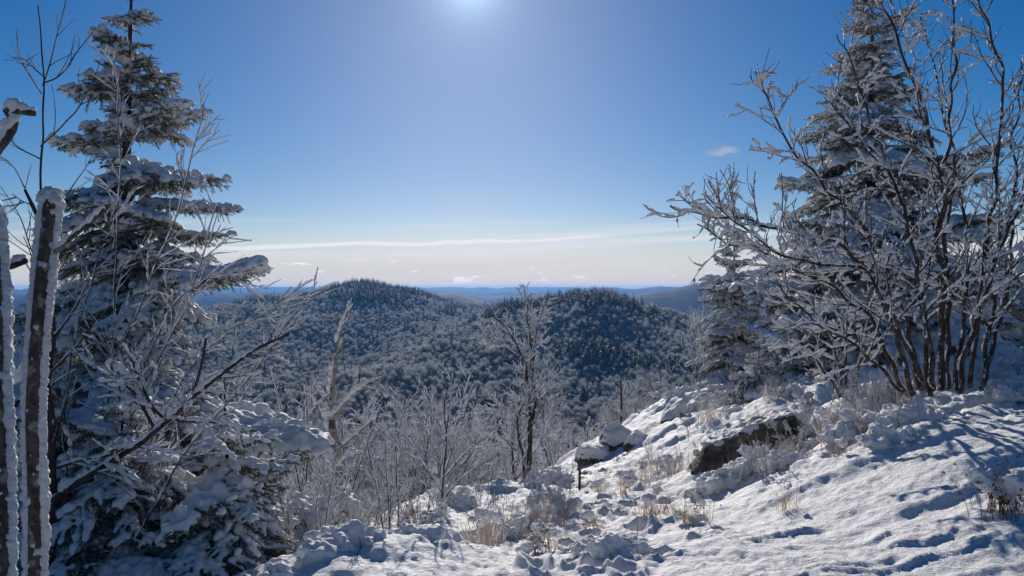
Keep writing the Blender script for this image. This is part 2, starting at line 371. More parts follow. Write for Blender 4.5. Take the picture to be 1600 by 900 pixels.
TZ = np.array([  # height below/above the eye at each distance (row) and bearing (column)
    [-16, -15, -15, -15, -14, -13.5, -13, -12.8, -12.2, -11.5, -11, -10.5, -9, -6, -4],
    [-22, -21, -20, -20, -19, -19, -19, -18.5, -18, -18, -18, -18, -16, -12, -8],
    [-36, -34, -33, -32, -31, -30, -30, -30, -30, -30, -30, -30, -28, -24, -20],
    [-55, -52, -50, -49, -48, -48, -48, -48, -48, -48, -47, -46, -44, -40, -36],
    [-75, -72, -70, -69, -68, -68, -68, -68, -68, -68, -67, -66, -62, -56, -50],
    [-95, -92, -90, -88, -86, -86, -86, -87, -88, -88, -87, -84, -78, -70, -62],
    [-95, -92, -88, -82, -76, -75, -80, -83, -84, -84, -82, -80, -75, -68, -60],
    [-98, -95, -92, -88, -80, -68, -72, -76, -78, -76, -73, -73, -72, -66, -60],
    [-104, -100, -98, -96, -95, -80, -65, -60, -60, -51, -54, -62, -66, -64, -60],
    [-100, -96, -94, -92, -91, -90, -68, -51, -32, -15, -29, -54, -64, -64, -60],
    [-92, -90, -86, -84, -82, -82, -70, -55, -22, -13, -34, -60, -72, -70, -64],
    [-72, -70, -64, -58, -50, -42, -46, -52, -50, -50, -80, -90, -90, -84, -76],
    [-62, -58, -50, -42, -32, -6, -20, -38, -50, -80, -100, -105, -105, -100, -92],
    [-60, -54, -46, -36, -22, 6, -10, -31, -40, -90, -110, -120, -120, -110, -100],
    [-80, -72, -64, -56, -46, -22, -26, -34, -60, -110, -130, -140, -140, -130, -120],
    [-140, -130, -120, -120, -110, -100, -100, -100, -120, -160, -190, -190, -190, -180, -170]] +
    [[v] * 15 for v in FAR0[:11]], float)
def far_ridges(az_px, r):
    z = np.zeros_like(r)
    def ridge(dist, width, ctrl):
        xs, ys = zip(*ctrl); y = np.interp(az_px, xs, ys)
        y = y + np.minimum(4.0, dist / 900) * 1.6 * pn(az_px / 60 + dist, az_px * 0 + dist * 0.37, 3) + 2.0 * pn(az_px / 19 + dist, az_px * 0 + 0.4, 4)
        top = np.minimum((450 - y) / F * dist, 19.5)
        return top, np.exp(-((r - dist) / width) ** 2)
    return [ridge(2900, 420, [(-400, 478), (300, 478), (600, 480), (660, 460), (712, 457), (780, 480), (930, 484), (1000, 460), (1090, 443), (1180, 445), (2000, 446)]),
            ridge(4300, 600, [(-400, 460), (330, 457), (450, 455), (560, 458), (640, 449), (700, 458), (760, 462), (960, 464), (1010, 455), (1085, 448), (2000, 452)]),
            ridge(7000, 850, [(-400, 455), (330, 454), (420, 456), (500, 450), (600, 447), (660, 452), (760, 454), (850, 456), (960, 450), (1080, 448), (1250, 448), (2000, 450)]),
            ridge(11000, 1000, [(-400, 447), (400, 448), (560, 446), (640, 448), (700, 446.5), (780, 449), (840, 446), (900, 448), (935, 447), (985, 449), (1060, 447), (2000, 448)])]
def polar_base(x, y):
    r = np.hypot(x, y); a = np.arctan2(x, y)
    px = np.clip(800 + F * np.tan(np.clip(a, -1.05, 1.05)), -400, 2000)
    fd = np.interp(np.log(np.clip(r, 40, 30000)), np.log(TD), np.arange(len(TD)))
    i0 = np.clip(np.floor(fd).astype(int), 0, len(TD) - 2); t = fd - i0; t = t * t * (3 - 2 * t) * 0.55 + t * 0.45
    fx = np.interp(px, TPX, np.arange(len(TPX))); j0 = np.clip(np.floor(fx).astype(int), 0, len(TPX) - 2); u = fx - j0; u = u * u * (3 - 2 * u) * 0.5 + u * 0.5
    z = (TZ[i0, j0] * (1 - u) + TZ[i0, j0 + 1] * u) * (1 - t) + (TZ[i0 + 1, j0] * (1 - u) + TZ[i0 + 1, j0 + 1] * u) * t
    amp = sm(r, 60, 400)
    z = z + amp * (4.5 * fbm(x / 140, y / 140, 31, 4))
    z = z + sm(r, 2200, 4000) * 40 * fbm(x / 900, y / 900, 77, 4)
    for top, g in far_ridges(px, r):
        z = np.maximum(z, z * (1 - g) + top * g)
    return z
def base_h(x, y):
    r = np.hypot(x, y); k = sm(r, 32, 58)
    zn = near_base(x, y) if np.min(r) < 60 else 0
    return zn * (1 - k) + polar_base(x, y) * k
def smooth_mask(x, y):
    return (1 / (1 + np.exp(-(x - (0.30 * (y - 4) + 1.0)) * 3.2))) * (1 / (1 + np.exp(-(6.3 + 0.25 * np.maximum(x - 2.5, 0) - y) * 2.6)))
PATH = catmull([(0.25, 2.5, 0), (0.4, 4.5, 0), (0.75, 6.0, 0), (1.15, 8.0, 0), (1.2, 10.0, 0), (1.35, 12.5, 0)], 0.1)[:, :2]
def path_mask(x, y):
    d = np.full(np.shape(x), 99.0)
    for p in PATH[::4]: d = np.minimum(d, np.hypot(x - p[0], y - p[1]))
    return 1 - sm(d, 0.35, 1.1)
_fr = np.random.default_rng(5)
FEET = []
for i in range(46):
    p = PATH[_fr.integers(0, len(PATH))] + _fr.normal(0, 0.28, 2)
    FEET.append((p[0], p[1], _fr.normal(0.1, 0.5), _fr.uniform(0.10, 0.17), _fr.uniform(0.05, 0.12)))
def near_detail(x, y):
    s = smooth_mask(x, y); p = path_mask(x, y) * (1 - s)
    wx = x + 0.25 * pn(x / 0.9, y / 0.9, 41); wy = y + 0.25 * pn(x / 0.9, y / 0.9, 42)
    f1, r1 = worley(wx / 0.42, wy / 0.42, 1); f2, r2 = worley(wx / 0.2, wy / 0.2, 2); f3, r3 = worley(x / 0.10, y / 0.10, 3)
    lump = 0.17 * np.sqrt(np.clip(0.55 - f1 * f1, 0, 1)) * (0.3 + r1) + 0.075 * np.sqrt(np.clip(0.5 - f2 * f2, 0, 1)) * (0.2 + r2)
    lump = lump + 0.045 * np.sqrt(np.clip(0.5 - f3 * f3, 0, 1)) * r3
    brush = np.clip(0.50 + 1.3 * fbm(x / 2.2, y / 2.2, 61, 3) + 0.45 * sm(x, 1.6, 3.0) * sm(y, 6, 7.5) - 0.22 * (1 - sm(x, 0.3, 1.6)), 0.08, 1.4)
    drift = 0.10 * fbm(x / 1.5, y / 1.5, 71, 4)
    # wind-packed ripples running up the slope to the right
    c, sn = 0.93, 0.36; u = x * c + y * sn; v = -x * sn + y * c
    v2 = v + 0.16 * pn(u / 0.9, v / 0.6, 81) + 0.05 * pn(u / 0.3, v / 0.25, 82)
    def scarp(vv, lam, cut, seed):                   # small wind scarps, steep side toward the camera
        q = vv / lam; fr = q - np.floor(q); k = np.floor(q)
        a = np.clip(pn(u / (lam * 3.2) + k * 3.17, k * 1.93 + 0.3, seed) * 2.4 + cut, 0, 1)
        return a * np.where(fr < 0.14, sm(fr, 0, 0.14), (1 - (fr - 0.14) / 0.86) ** 1.3)
    w1 = v + 0.30 * pn(u / 1.1, v / 0.9, 81) + 0.10 * pn(u / 0.35, v / 0.35, 82) + 0.03 * pn(u / 0.1, v / 0.1, 88)
    rip = 0.095 * scarp(w1 + 0.25 * pn(u / 1.9, v / 1.4, 281), 0.95, 0.25, 283) + 0.040 * scarp(w1, 0.40, 0.05, 83) + 0.012 * scarp(w1 * 1.07 + 0.2 * pn(u / 0.25, v / 0.2, 187), 0.125, 0.1, 184) + 0.028 * scarp(w1 + 0.11 + 0.1 * pn(u / 0.5, v / 0.5, 87), 0.23, 0.2, 84) + 0.06 * fbm(u / 1.5, v / 0.9, 85, 3)
    rip = rip + 0.010 * np.abs(pn(u / 0.16, v / 0.11, 86)) + 0.008 * np.abs(pn(u / 0.07, v / 0.06, 89))
    fine = 0.010 * fbm(x / 0.07, y / 0.07, 91, 3) + 0.03 * np.abs(pn(x / 0.17, y / 0.17, 92))
    tr = 0.05 * np.abs(pn(x / 0.25, y / 0.3, 95)) + 0.03 * np.abs(pn(x / 0.12, y / 0.14, 96)) + 0.35 * lump
    near = s * (rip + fine * 0.7) + (1 - s) * ((1 - p) * (lump * brush + fine) + p * (tr - 0.07 + fine)) + drift
    for fx, fy, a, L, dep in FEET:
        m = (np.abs(x - fx) < 0.6) & (np.abs(y - fy) < 0.6)
        if not m.any(): continue
        dx = x[m] - fx; dy = y[m] - fy; ca, sa = math.cos(a), math.sin(a)
        q = np.hypot((dx * ca + dy * sa) / (L * 0.55), (-dx * sa + dy * ca) / L)
        near[m] += (-dep * (1 - sm(q, 0.55, 1.05)) + 0.035 * np.exp(-((q - 1.25) / 0.22) ** 2)) * (1 - s[m])
    fade = 1 - sm(np.hypot(x, y), 22, 33)
    return near * fade
def ground_z(x, y):
    x = np.atleast_1d(np.asarray(x, float)); y = np.atleast_1d(np.asarray(y, float))
    z = base_h(x, y)
    if np.min(np.hypot(x, y)) < 34: z = z + near_detail(x, y)
    return z
def gz(x, y): return float(ground_z([x], [y])[0])
def gb(x, y): return float(base_h(np.array([x], float), np.array([y], float))[0])

def polar_sheet(name, rs, th, zf, mat):
    R, T = np.meshgrid(rs, th, indexing='ij'); x = R * np.sin(T); y = R * np.cos(T)
    z = zf(x.ravel(), y.ravel()); V = np.stack((x.ravel(), y.ravel(), z), 1)
    n, m = len(rs), len(th); i = np.arange(n - 1)[:, None] * m; j = np.arange(m - 1)[None, :]
    Q = np.stack((i + j, i + j + 1, i + m + j + 1, i + m + j), -1).reshape(-1, 4)[:, ::-1]
    return obj(name, raw_mesh(name, V, Q, None, [mat]))
# the near snow, finely shaped
snow_field = polar_sheet('snow_field', np.exp(np.linspace(math.log(1.5), math.log(34), 620)), np.radians(np.linspace(-52, 52, 760)),
                         ground_z, M['snow'])
snow_field['kind'] = 'structure'; snow_field['label'] = 'lumpy powder snow covering the near slope and trail'
# the land as far as the horizon (dips under the near snow)
th = np.concatenate((np.linspace(-180, -46, 60, endpoint=False), np.linspace(-46, 46, 400), np.linspace(46, 180, 61)[1:]))
def land_z(x, y):
    r = np.hypot(x, y); a = np.degrees(np.abs(np.arctan2(x, y)))
    return base_h(x, y) - 0.4 * (1 - sm(r, 29, 33)) * (1 - sm(a, 49, 52)) - 0.08
ground = polar_sheet('ground', np.concatenate(([0.02], np.exp(np.linspace(math.log(2), math.log(12400), 260)))), np.radians(th), land_z, M['terrain'])
ground['kind'] = 'structure'; ground['label'] = 'wooded snowy hills and valley running out to blue ranges'

# ------------------------------------------------------------------ haze
hb = MB()
x0, x1, y0, y1, z0, z1 = -12600, 12600, -12600, 12600, -420, 26
c = np.array([(x, y, z) for x in (x0, x1) for y in (y0, y1) for z in (z0, z1)], float)
hb.add(c, [(0, 1, 3, 2), (4, 6, 7, 5), (0, 4, 5, 1), (2, 3, 7, 6), (0, 2, 6, 4), (1, 5, 7, 3)])
mh = bpy.data.materials.new('haze'); mh.use_nodes = True; t = mh.node_tree
for n in list(t.nodes): t.nodes.remove(n)
o_ = t.nodes.new('ShaderNodeOutputMaterial'); pv = t.nodes.new('ShaderNodeVolumePrincipled')
pv.inputs['Color'].default_value = (0.13, 0.40, 0.90, 1); pv.inputs['Density'].default_value = 8e-5; pv.inputs['Anisotropy'].default_value = 0.45
t.links.new(pv.outputs[0], o_.inputs['Volume'])
haze = hb.build('haze', mh, None, False); haze['kind'] = 'stuff'; haze['label'] = 'thin blue winter haze over the far ranges'

# ------------------------------------------------------------------ branching
WIND = np.array((-0.35, -0.15, 1.0))
def grow(rng, p, d, L, r0, r1=None, bend=0.25, up=0.25, seg=0.06, nmin=5):
    n = max(nmin, int(L / seg)); ds = L / n; pts = [np.array(p, float)]; d = unit(d)
    w = rng.normal(0, 1, 3) * bend
    for i in range(n):
        w = w * 0.75 + rng.normal(0, 1, 3) * bend * 0.6
        d = unit(d + (w + np.array((0, 0, up))) * ds * 2.2 / max(L, 0.25) * 0.5)
        pts.append(pts[-1] + d * ds)
    return np.array(pts), np.linspace(r0, r0 * 0.25 if r1 is None else r1, n + 1)
def sprout(rng, line, n, Lr, ang=(35, 65), t0=0.2, t1=1.0, rfac=0.6, rmin=0.003, bend=0.3, up=0.3, seg=0.06, taper=True):
    pts, rad = line; out = []; N = len(pts)
    tang = np.gradient(pts, axis=0)
    for k in range(n):
        t = t0 + (t1 - t0) * (k + rng.random()) / n; i = min(N - 1, int(t * (N - 1))); tg = unit(tang[i])
        side = unit(np.cross(tg, rng.normal(0, 1, 3))); a = math.radians(rng.uniform(*ang))
        L = rng.uniform(*Lr) * ((1.15 - 0.7 * t) if taper else 1.0)
        r = max(rmin, rad[i] * rfac)
        out.append(grow(rng, pts[i], tg * math.cos(a) + side * math.sin(a), L, r, max(rmin * 0.6, r * 0.3), bend, up, seg))
    return out
def add_lines(mb, lines, sides=5):
    for pts, rad in lines: mb.tube(pts, rad, sides if rad[0] > 0.012 else max(3, sides - 2))
def snow_on(mb, rng, lines, base=0.012, k=0.6, cover=0.8, step=0.022, sides=6, steep=0.5, wind=WIND, sit=0.5, lump=0.12, run=0.4, tips=0.5):
    """lumpy snow lying along the upper (windward) side of the branches"""
    for pts, rad in lines:
        q, s, s0 = resample(pts, step, 5); rr = np.interp(s, s0, rad); n = len(q)
        tg = np.gradient(q, axis=0); tg /= (np.linalg.norm(tg, axis=1, keepdims=True) + 1e-9)
        o = wind[None] - (tg @ wind)[:, None] * tg; ln = np.linalg.norm(o, axis=1); o /= (ln[:, None] + 1e-9)
        flat = np.clip(1.15 - np.abs(tg[:, 2]) ** 2 * steep * 1.6, 0.12, 1)
        sd = rng.random() * 999
        nz = np.abs(pn(s / 0.05 + sd, s * 0 + sd, 7)) * 1.7 + pn(s / lump + sd, s * 0 - sd, 8) * 1.3
        R = (base + rr * k) * flat * np.clip(0.55 + nz, 0.3, 1.9)
        msk = pn(s / run + sd, s * 0 + 3.3, 9) + (cover * 2 - 1) * 0.75 * flat + 0.1 - (0.9 * (s > s[-1] * 0.8) if rng.random() < tips else 0)
        on = msk > 0; i = 0
        while i < n:
            if not on[i]: i += 1; continue
            j = i
            while j < n and on[j]: j += 1
            if j - i >= 3:
                m = j - i; e = np.sqrt(np.clip(np.minimum(np.arange(m) + 0.6, m - 0.4 - np.arange(m)) / min(2.0, m / 2), 0.1, 1))
                Rk = R[i:j] * e; c = q[i:j] + o[i:j] * (rr[i:j] * 0.75 + Rk * sit)[:, None]
                c = c + rng.normal(0, 1, (m, 3)) * (Rk * 0.12)[:, None]
                mb.tube(c, Rk, sides, 0.12, rng)
            i = j
def blob(rng, c, r, squash=0.75, seg=10, amp=0.25):
    th = np.linspace(0, np.pi, seg); ph = np.arange(seg * 2) * np.pi / seg
    T, Ph = np.meshgrid(th, ph, indexing='ij'); sd = rng.random() * 500
    rr = r * (1 + amp * pn(np.cos(Ph) * np.sin(T) * 1.7 + sd, np.cos(T) * 1.7 + np.sin(Ph) * np.sin(T) * 1.3 + sd, 3) * 1.6)
    V = np.stack((rr * np.sin(T) * np.cos(Ph), rr * np.sin(T) * np.sin(Ph), rr * np.cos(T) * squash), -1).reshape(-1, 3) + np.asarray(c)
    m = seg * 2; i = np.arange(seg - 1)[:, None] * m; j = np.arange(m)[None, :]; k = (j + 1) % m
    return V, np.stack((i + j, i + m + j, i + m + k, i + k), -1).reshape(-1, 4)

# ------------------------------------------------------------------ spruce
def bough_proto(rng, L, heavy, idx):
    """one spruce bough along +X: twig skeleton, needles and the snow lying on it"""
    n = max(8, int(L / 0.05)); t = np.linspace(0, 1, n)
    axis = np.stack((t * L, 0.04 * L * np.sin(t * 3 + rng.random() * 6), L * (-0.16 * t ** 1.6 + 0.06 * t ** 4) + 0.01 * rng.normal(0, 1, n) * L * 0.3), 1)
    wood = MB(); wood.tube(axis, np.linspace(0.008 + 0.010 * L, 0.003, n), 5)
    tw = [(axis, 0.7)]
    gap = 0.045 + 0.012 * L
    for sgn in (-1, 1):
        s = 0.10 * L + rng.random() * 0.05
        while s < L * 0.985:
            u = s / L; i = int(u * (n - 1)); ln = (0.44 * L ** 0.85 * (1 - u) ** 0.75 + 0.055) * rng.uniform(0.6, 1.15)
            if u < 0.25: ln *= 0.5 + 2 * u
            a = math.radians(rng.uniform(42, 66)); m = max(4, int(ln / 0.03)); v = np.linspace(0, 1, m)
            sp = np.stack((axis[i, 0] + v * ln * math.cos(a) + 0.12 * ln * v * v, axis[i, 1] + sgn * v * ln * math.sin(a),
                           axis[i, 2] - ln * (rng.uniform(0.12, 0.42)) * v ** 1.5 + rng.normal(0, 0.004)), 1)
            tw.append((sp, 0.0)); wood.tube(sp, np.linspace(0.0035, 0.0015, m), 3)
            if ln > 0.15:
                for q in range(int(ln / 0.055)):
                    w = 0.2 + 0.75 * (q + rng.random()) / max(1, int(ln / 0.055)); k = min(m - 1, int(w * (m - 1))); l2 = ln * (1 - w) * 0.6 + 0.035
                    sg = 1 if q % 2 else -1; b = a + sg * math.radians(rng.uniform(35, 55)); v2 = np.linspace(0, 1, 4)
                    s2 = np.stack((sp[k, 0] + v2 * l2 * math.cos(b), sp[k, 1] + sgn * v2 * l2 * math.sin(b), sp[k, 2] - l2 * rng.uniform(0.1, 0.55) * v2), 1)
                    tw.append((s2, -1.0))
            s += gap * rng.uniform(0.7, 1.3)
    # hanging twigs below the bough
    for q in range(int(L * 26)):
        u = rng.uniform(0.1, 0.9); i = int(u * (n - 1)); l2 = rng.uniform(0.06, 0.16) * (0.6 + 0.5 * L); v2 = np.linspace(0, 1, 4)[:, None]
        dr = unit((rng.uniform(0.1, 0.7), rng.normal(0, 0.5), -0.9)); tw.append((axis[i] + v2 * l2 * dr, -2.0))
    # needles
    Vs = []
    for pts, kind in tw:
        q, s, _ = resample(pts, 0.005, 4); cnt = int(s[-1] * (800 if kind > -1.5 else 650)) + 6
        f = rng.random(cnt) * (len(q) - 1); i = np.minimum(f.astype(int), len(q) - 2); fr = (f - i)[:, None]
        p = q[i] * (1 - fr) + q[i + 1] * fr; tg = q[i + 1] - q[i]; tg /= (np.linalg.norm(tg, axis=1, keepdims=True) + 1e-9)
        rd = rng.normal(0, 1, (cnt, 3)); rd -= (rd * tg).sum(1, keepdims=True) * tg; rd /= (np.linalg.norm(rd, axis=1, keepdims=True) + 1e-9)
        dr = tg * 0.75 + rd * 0.75; ln = rng.uniform(0.014, 0.024, cnt)[:, None]; sd = np.cross(dr, rng.normal(0, 1, (cnt, 3))); sd /= (np.linalg.norm(sd, axis=1, keepdims=True) + 1e-9)
        w = 0.0019
        Vs.append(np.stack((p - sd * w, p + sd * w, p + dr * ln), 1).reshape(-1, 3))
    V = np.concatenate(Vs); needles = raw_mesh('needles', V, None, np.arange(len(V)).reshape(-1, 3), [M['needle'], M['frost_needle']], (rng.random(len(V) // 3) < 0.32).astype(int), False)
    # snow
    sm_ = MB(); sn = []
    base = (0.014 + 0.008 * L) * (1.5 if heavy else 1.05)
    for pts, kind in tw:
        if kind < -1.5: continue
        if kind == -1.0 and rng.random() > (0.50 if heavy else 0.24): continue
        if kind == 0.0 and rng.random() > (0.92 if heavy else 0.66): continue
        k = 1.35 if kind > 0.5 else (0.62 if kind == -1.0 else 1.0)
        snow_on(sm_, rng, [(pts, np.full(len(pts), 0.004))], base * k, 0.3, 0.92 if heavy else 0.66, 0.018, 7, 0.5, np.array((0, 0, 1.0)), 0.5, 0.13, 0.25)
    snow = remesh(sm_.mesh('s', None), 0.008 if L < 0.6 else (0.0105 if L < 1.2 else 0.014), M['bough_snow'], 'bough_snow', 1)
    return wood.mesh('twigs', M['bark']), needles, snow, L
RB = np.random.default_rng(77)
PROTO = {}
for heavy in (0, 1):
    PROTO[heavy] = [bough_proto(RB, L, heavy, i) for i, L in enumerate((0.32, 0.36, 0.7, 0.78, 1.25, 1.4))]
def spruce(label, loc, H, spread, seed, heavy=0, zmin=0.0, whorl=0.24, per=6, group=None, lean=0.0, droop=1.0, power=0.85, name='spruce_tree'):
    rng = np.random.default_rng(seed); t = thing(name, label, 'spruce', loc, group)
    n = 24; z = np.linspace(-0.4, H, n); mb = MB()
    mb.tube(np.stack((0.02 * np.sin(z * 1.3), lean * 0 + 0.02 * np.cos(z), z), 1), np.interp(z, [-0.4, H], [0.018 * H + 0.02, 0.006]), 8)
    mb.build('trunk', M['bark'], t)
    zz = H - 0.06; k = 0
    while zz > zmin:
        f = 1 - zz / H; L = spread * (f ** power) + 0.10; npr = max(4, int(per * (0.65 + 0.55 * min(1, f * 2.2))))
        a0 = rng.random() * 6.28
        for j in range(npr):
            z1 = zz + rng.normal(0, whorl * 0.28); 
            Lb = L * rng.uniform(0.45, 1.3); 
            hv = 1 if rng.random() < heavy else 0
            if f > 0.06 and rng.random() < 0.10: continue
            cand = [i for i, p in enumerate(PROTO[hv]) if p[3] <= Lb * 1.45] or [0]
            big = max(PROTO[hv][i][3] for i in cand); cand = [i for i in cand if PROTO[hv][i][3] > big * 0.8]
            pr = PROTO[hv][cand[rng.integers(0, len(cand))]]; s = Lb / pr[3]
            az_ = a0 + j * 6.2832 / npr + rng.normal(0, 0.22)
            pitch = math.radians(np.interp(f, [0, 0.12, 0.4, 1], [48, 20, -4, -24]) * 1.0 - (droop - 1) * 14 + rng.normal(0, 15))
            b = obj('bough', pr[0], t)
            b.matrix_local = Matrix.Translation((0, 0, min(z1, H - 0.02))) @ Matrix.Rotation(az_, 4, 'Z') @ Matrix.Rotation(-pitch, 4, 'Y') @ Matrix.Rotation(rng.normal(0, 0.12), 4, 'X') @ Matrix.Diagonal((s, s * (1 if rng.random() > 0.5 else -1) * 1.0, s, 1))
            obj('needles', pr[1], b); obj('snow', pr[2], b)
        zz -= whorl * rng.uniform(0.8, 1.2) * (0.75 + 0.35 * f); k += 1
    # leader
    ld = MB(); ld.tube([(0, 0, H - 0.05), (0.01, 0, H + 0.12), (0.0, 0, H + 0.28)], [0.008, 0.006, 0.003], 5); ld.build('leader', M['bark'], t)
    return t
def at(px, py, d): return P(px, py, d)
def spruce_at(label, px, ytop, d, spread_px, seed, **k):
    x = (px - 800) / F * d; zb = gb(x, d) - 0.05; H = (450 - ytop) / F * d - zb
    return spruce(label, (x, d, zb), H, spread_px / F * d, seed, **k)
spruce_at('tall snow-dusted spruce rising behind the bare twigs, beside the frosted posts', 203, -55, 7.0, 360, 3, whorl=0.21, per=7, heavy=0.45, power=1.08)
spruce_at('tall spruce standing behind the big bare many-stemmed shrub', 1362, -45, 13.0, 240, 9, heavy=0.5, per=7, whorl=0.27)
spruce_at('small narrow snow-laden spruce at the edge of the view into the valley', 1147, 362, 16.0, 95, 14, heavy=0.8, per=7, whorl=0.22)
spruce_at('dark young spruce filling the lower corner below the tall spruce', 185, 640, 5.3, 250, 21, whorl=0.17, per=7, heavy=0.15)
spruce_at('low young spruce with arching snow-loaded boughs beside the snow mounds', 350, 650, 5.6, 225, 27, heavy=0.35, per=8, whorl=0.17, droop=1.9)
spruce_at('squat snow-buried spruce between the small spruce and the big shrub', 1262, 470, 14.5, 105, 33, heavy=1, whorl=0.2, per=7)
spruce_at('wide snow-covered spruce seen through the stems of the big shrub', 1545, 380, 14.0, 210, 37, heavy=1, whorl=0.24, per=7)
spruce_at('knee-high snowy spruce on the slope above the dark rock', 1185, 560, 12.6, 80, 41, heavy=1, whorl=0.16, per=7)
spruce_at('little frosted spruce among the pale birches beyond the boulders', 1032, 588, 21.0, 45, 45, heavy=1, whorl=0.2, per=6)

# ------------------------------------------------------------------ bare trees and shrubs
def px_line(ctrl, r0, r1, step=0.05, wob=0.0, rng=None):
    pts = catmull([P(*c) for c in ctrl], step)
    if wob and rng is not None:
        s = np.arange(len(pts)) * step; sd = rng.random() * 99
        for k in range(3): pts[:, k] += wob * pn(s / 0.35 + sd, s * 0 + k * 7.7, 5)
    return pts, np.linspace(r0, r1, len(pts))
def stem_part(root, line, kids, bark, rng, base, k, cover, org, name='stem', snowmat=None, sides=7, kidsides=5, steep=0.5, wind=WIND, step=0.022, lump=0.12, run=0.4, melt=0.0):
    mb = MB(); mb.tube(line[0], line[1], sides)
    add_lines(mb, kids, kidsides); st = mb.build(name, bark, root, True, org)
    sn = MB(); snow_on(sn, rng, [line] + kids, base, k, cover, step, 6, steep, wind, 0.5, lump, run)
    if sn.V and melt:
        sn.V = [v - np.asarray(org) for v in sn.V]; obj('snow', roughen(remesh(sn.mesh('s', None), melt, snowmat or M['bough_snow'], 'snow'), 0.007, 0.035, 5), st)
    elif sn.V: sn.build('snow', snowmat or M['bough_snow'], st, True, org)
    return st
# --- big shrub on the right
R = np.random.default_rng(101)
org = P(1470, 600, 7.6)
shrub = thing('bare_shrub', 'big bare many-stemmed shrub with thick snow along every branch', 'shrub', org)
stems = [
    ([(1440, 610, 7.8), (1400, 455, 7.6), (1335, 340, 7.3), (1235, 232, 7.1), (1178, 112, 7.0)], .036, 20),
    ([(1425, 610, 7.6), (1370, 440, 7.3), (1275, 372, 7.0), (1155, 345, 6.8), (1048, 318, 6.7)], .036, 20),
    ([(1470, 610, 7.6), (1472, 400, 7.6), (1464, 250, 7.5), (1420, 100, 7.4), (1375, 0, 7.3), (1335, -60, 7.3)], .046, 22),
    ([(1482, 610, 7.9), (1476, 420, 8.0), (1482, 250, 8.1), (1492, 60, 8.1), (1480, -60, 8.2)], .040, 18),
    ([(1512, 605, 7.7), (1540, 400, 7.6), (1560, 250, 7.5), (1567, 100, 7.5), (1532, 15, 7.4), (1515, -60, 7.4)], .034, 18),
    ([(1500, 610, 7.3), (1530, 470, 7.1), (1592, 320, 7.0), (1640, 180, 6.9)], .034, 15),
    ([(1462, 612, 7.2), (1440, 480, 7.1), (1400, 300, 7.0), (1335, 205, 7.0), (1285, 140, 6.9)], .034, 17),
    ([(1415, 612, 7.8), (1350, 490, 7.6), (1245, 425, 7.5), (1130, 372, 7.4), (1085, 352, 7.3)], .030, 18),
    ([(1530, 605, 7.7), (1560, 450, 7.6), (1615, 370, 7.5)], .034, 10),
    ([(1452, 612, 8.0), (1432, 400, 8.2), (1340, 130, 8.3), (1310, 55, 8.3)], .036, 16),
    ([(1540, 600, 8.2), (1575, 430, 8.3), (1585, 250, 8.4), (1600, 100, 8.4)], .036, 14),
    ([(1410, 615, 7.4), (1340, 540, 7.2), (1270, 500, 7.1), (1200, 430, 7.1)], .022, 12),
    ([(1490, 610, 8.2), (1510, 380, 8.4), (1470, 150, 8.5), (1440, 20, 8.6)], .034, 14),
    ([(1445, 610, 7.1), (1395, 490, 6.9), (1330, 415, 6.8), (1210, 395, 6.7), (1105, 300, 6.6)], .030, 18)]
for ctrl, r, nk in stems:
    ln = px_line(ctrl, r * 0.72, 0.006, 0.05, 0.09, R)
    k1 = sprout(R, ln, int(nk * 1.45), (0.35, 1.0), (25, 60), 0.2, 0.98, 0.5, 0.0055, 1.0, 0.6)
    k2 = []
    for l in k1: k2 += sprout(R, l, R.integers(4, 7), (0.10, 0.38), (30, 70), 0.2, 1.0, 0.65, 0.0036, 0.7, 0.5, 0.04)
    stem_part(shrub, ln, k1 + k2, M['shrub_bark'], R, 0.0122, 0.26, 0.88, org, steep=0.48, lump=0.09, run=0.3, step=0.022, melt=0.0105)
# --- small shrub left of it
org = P(1320, 622, 9.6)
sh2 = thing('bare_shrub', 'low bare shrub in front of the tall right-hand spruce', 'shrub', org)
for ctrl in ([(1320, 625, 9.6), (1300, 540, 9.5), (1262, 470, 9.5), (1215, 440, 9.4)], [(1325, 625, 9.6), (1318, 520, 9.6), (1300, 420, 9.6)], [(1330, 625, 9.6), (1350, 530, 9.6), (1372, 450, 9.7)], [(1315, 625, 9.5), (1275, 560, 9.3), (1225, 530, 9.2)]):
    ln = px_line(ctrl, .02, 0.005, 0.05, 0.05, R); k1 = sprout(R, ln, 9, (0.25, 0.6), (30, 65), 0.25, 1, 0.5, 0.005, 0.5, 0.3)
    k2 = []
    for l in k1: k2 += sprout(R, l, 3, (0.1, 0.25), (30, 65), 0.3, 1, 0.7, 0.004, 0.4, 0.4, 0.04)
    stem_part(sh2, ln, k1 + k2, M['shrub_bark'], R, 0.016, 0.4, 0.85, org)
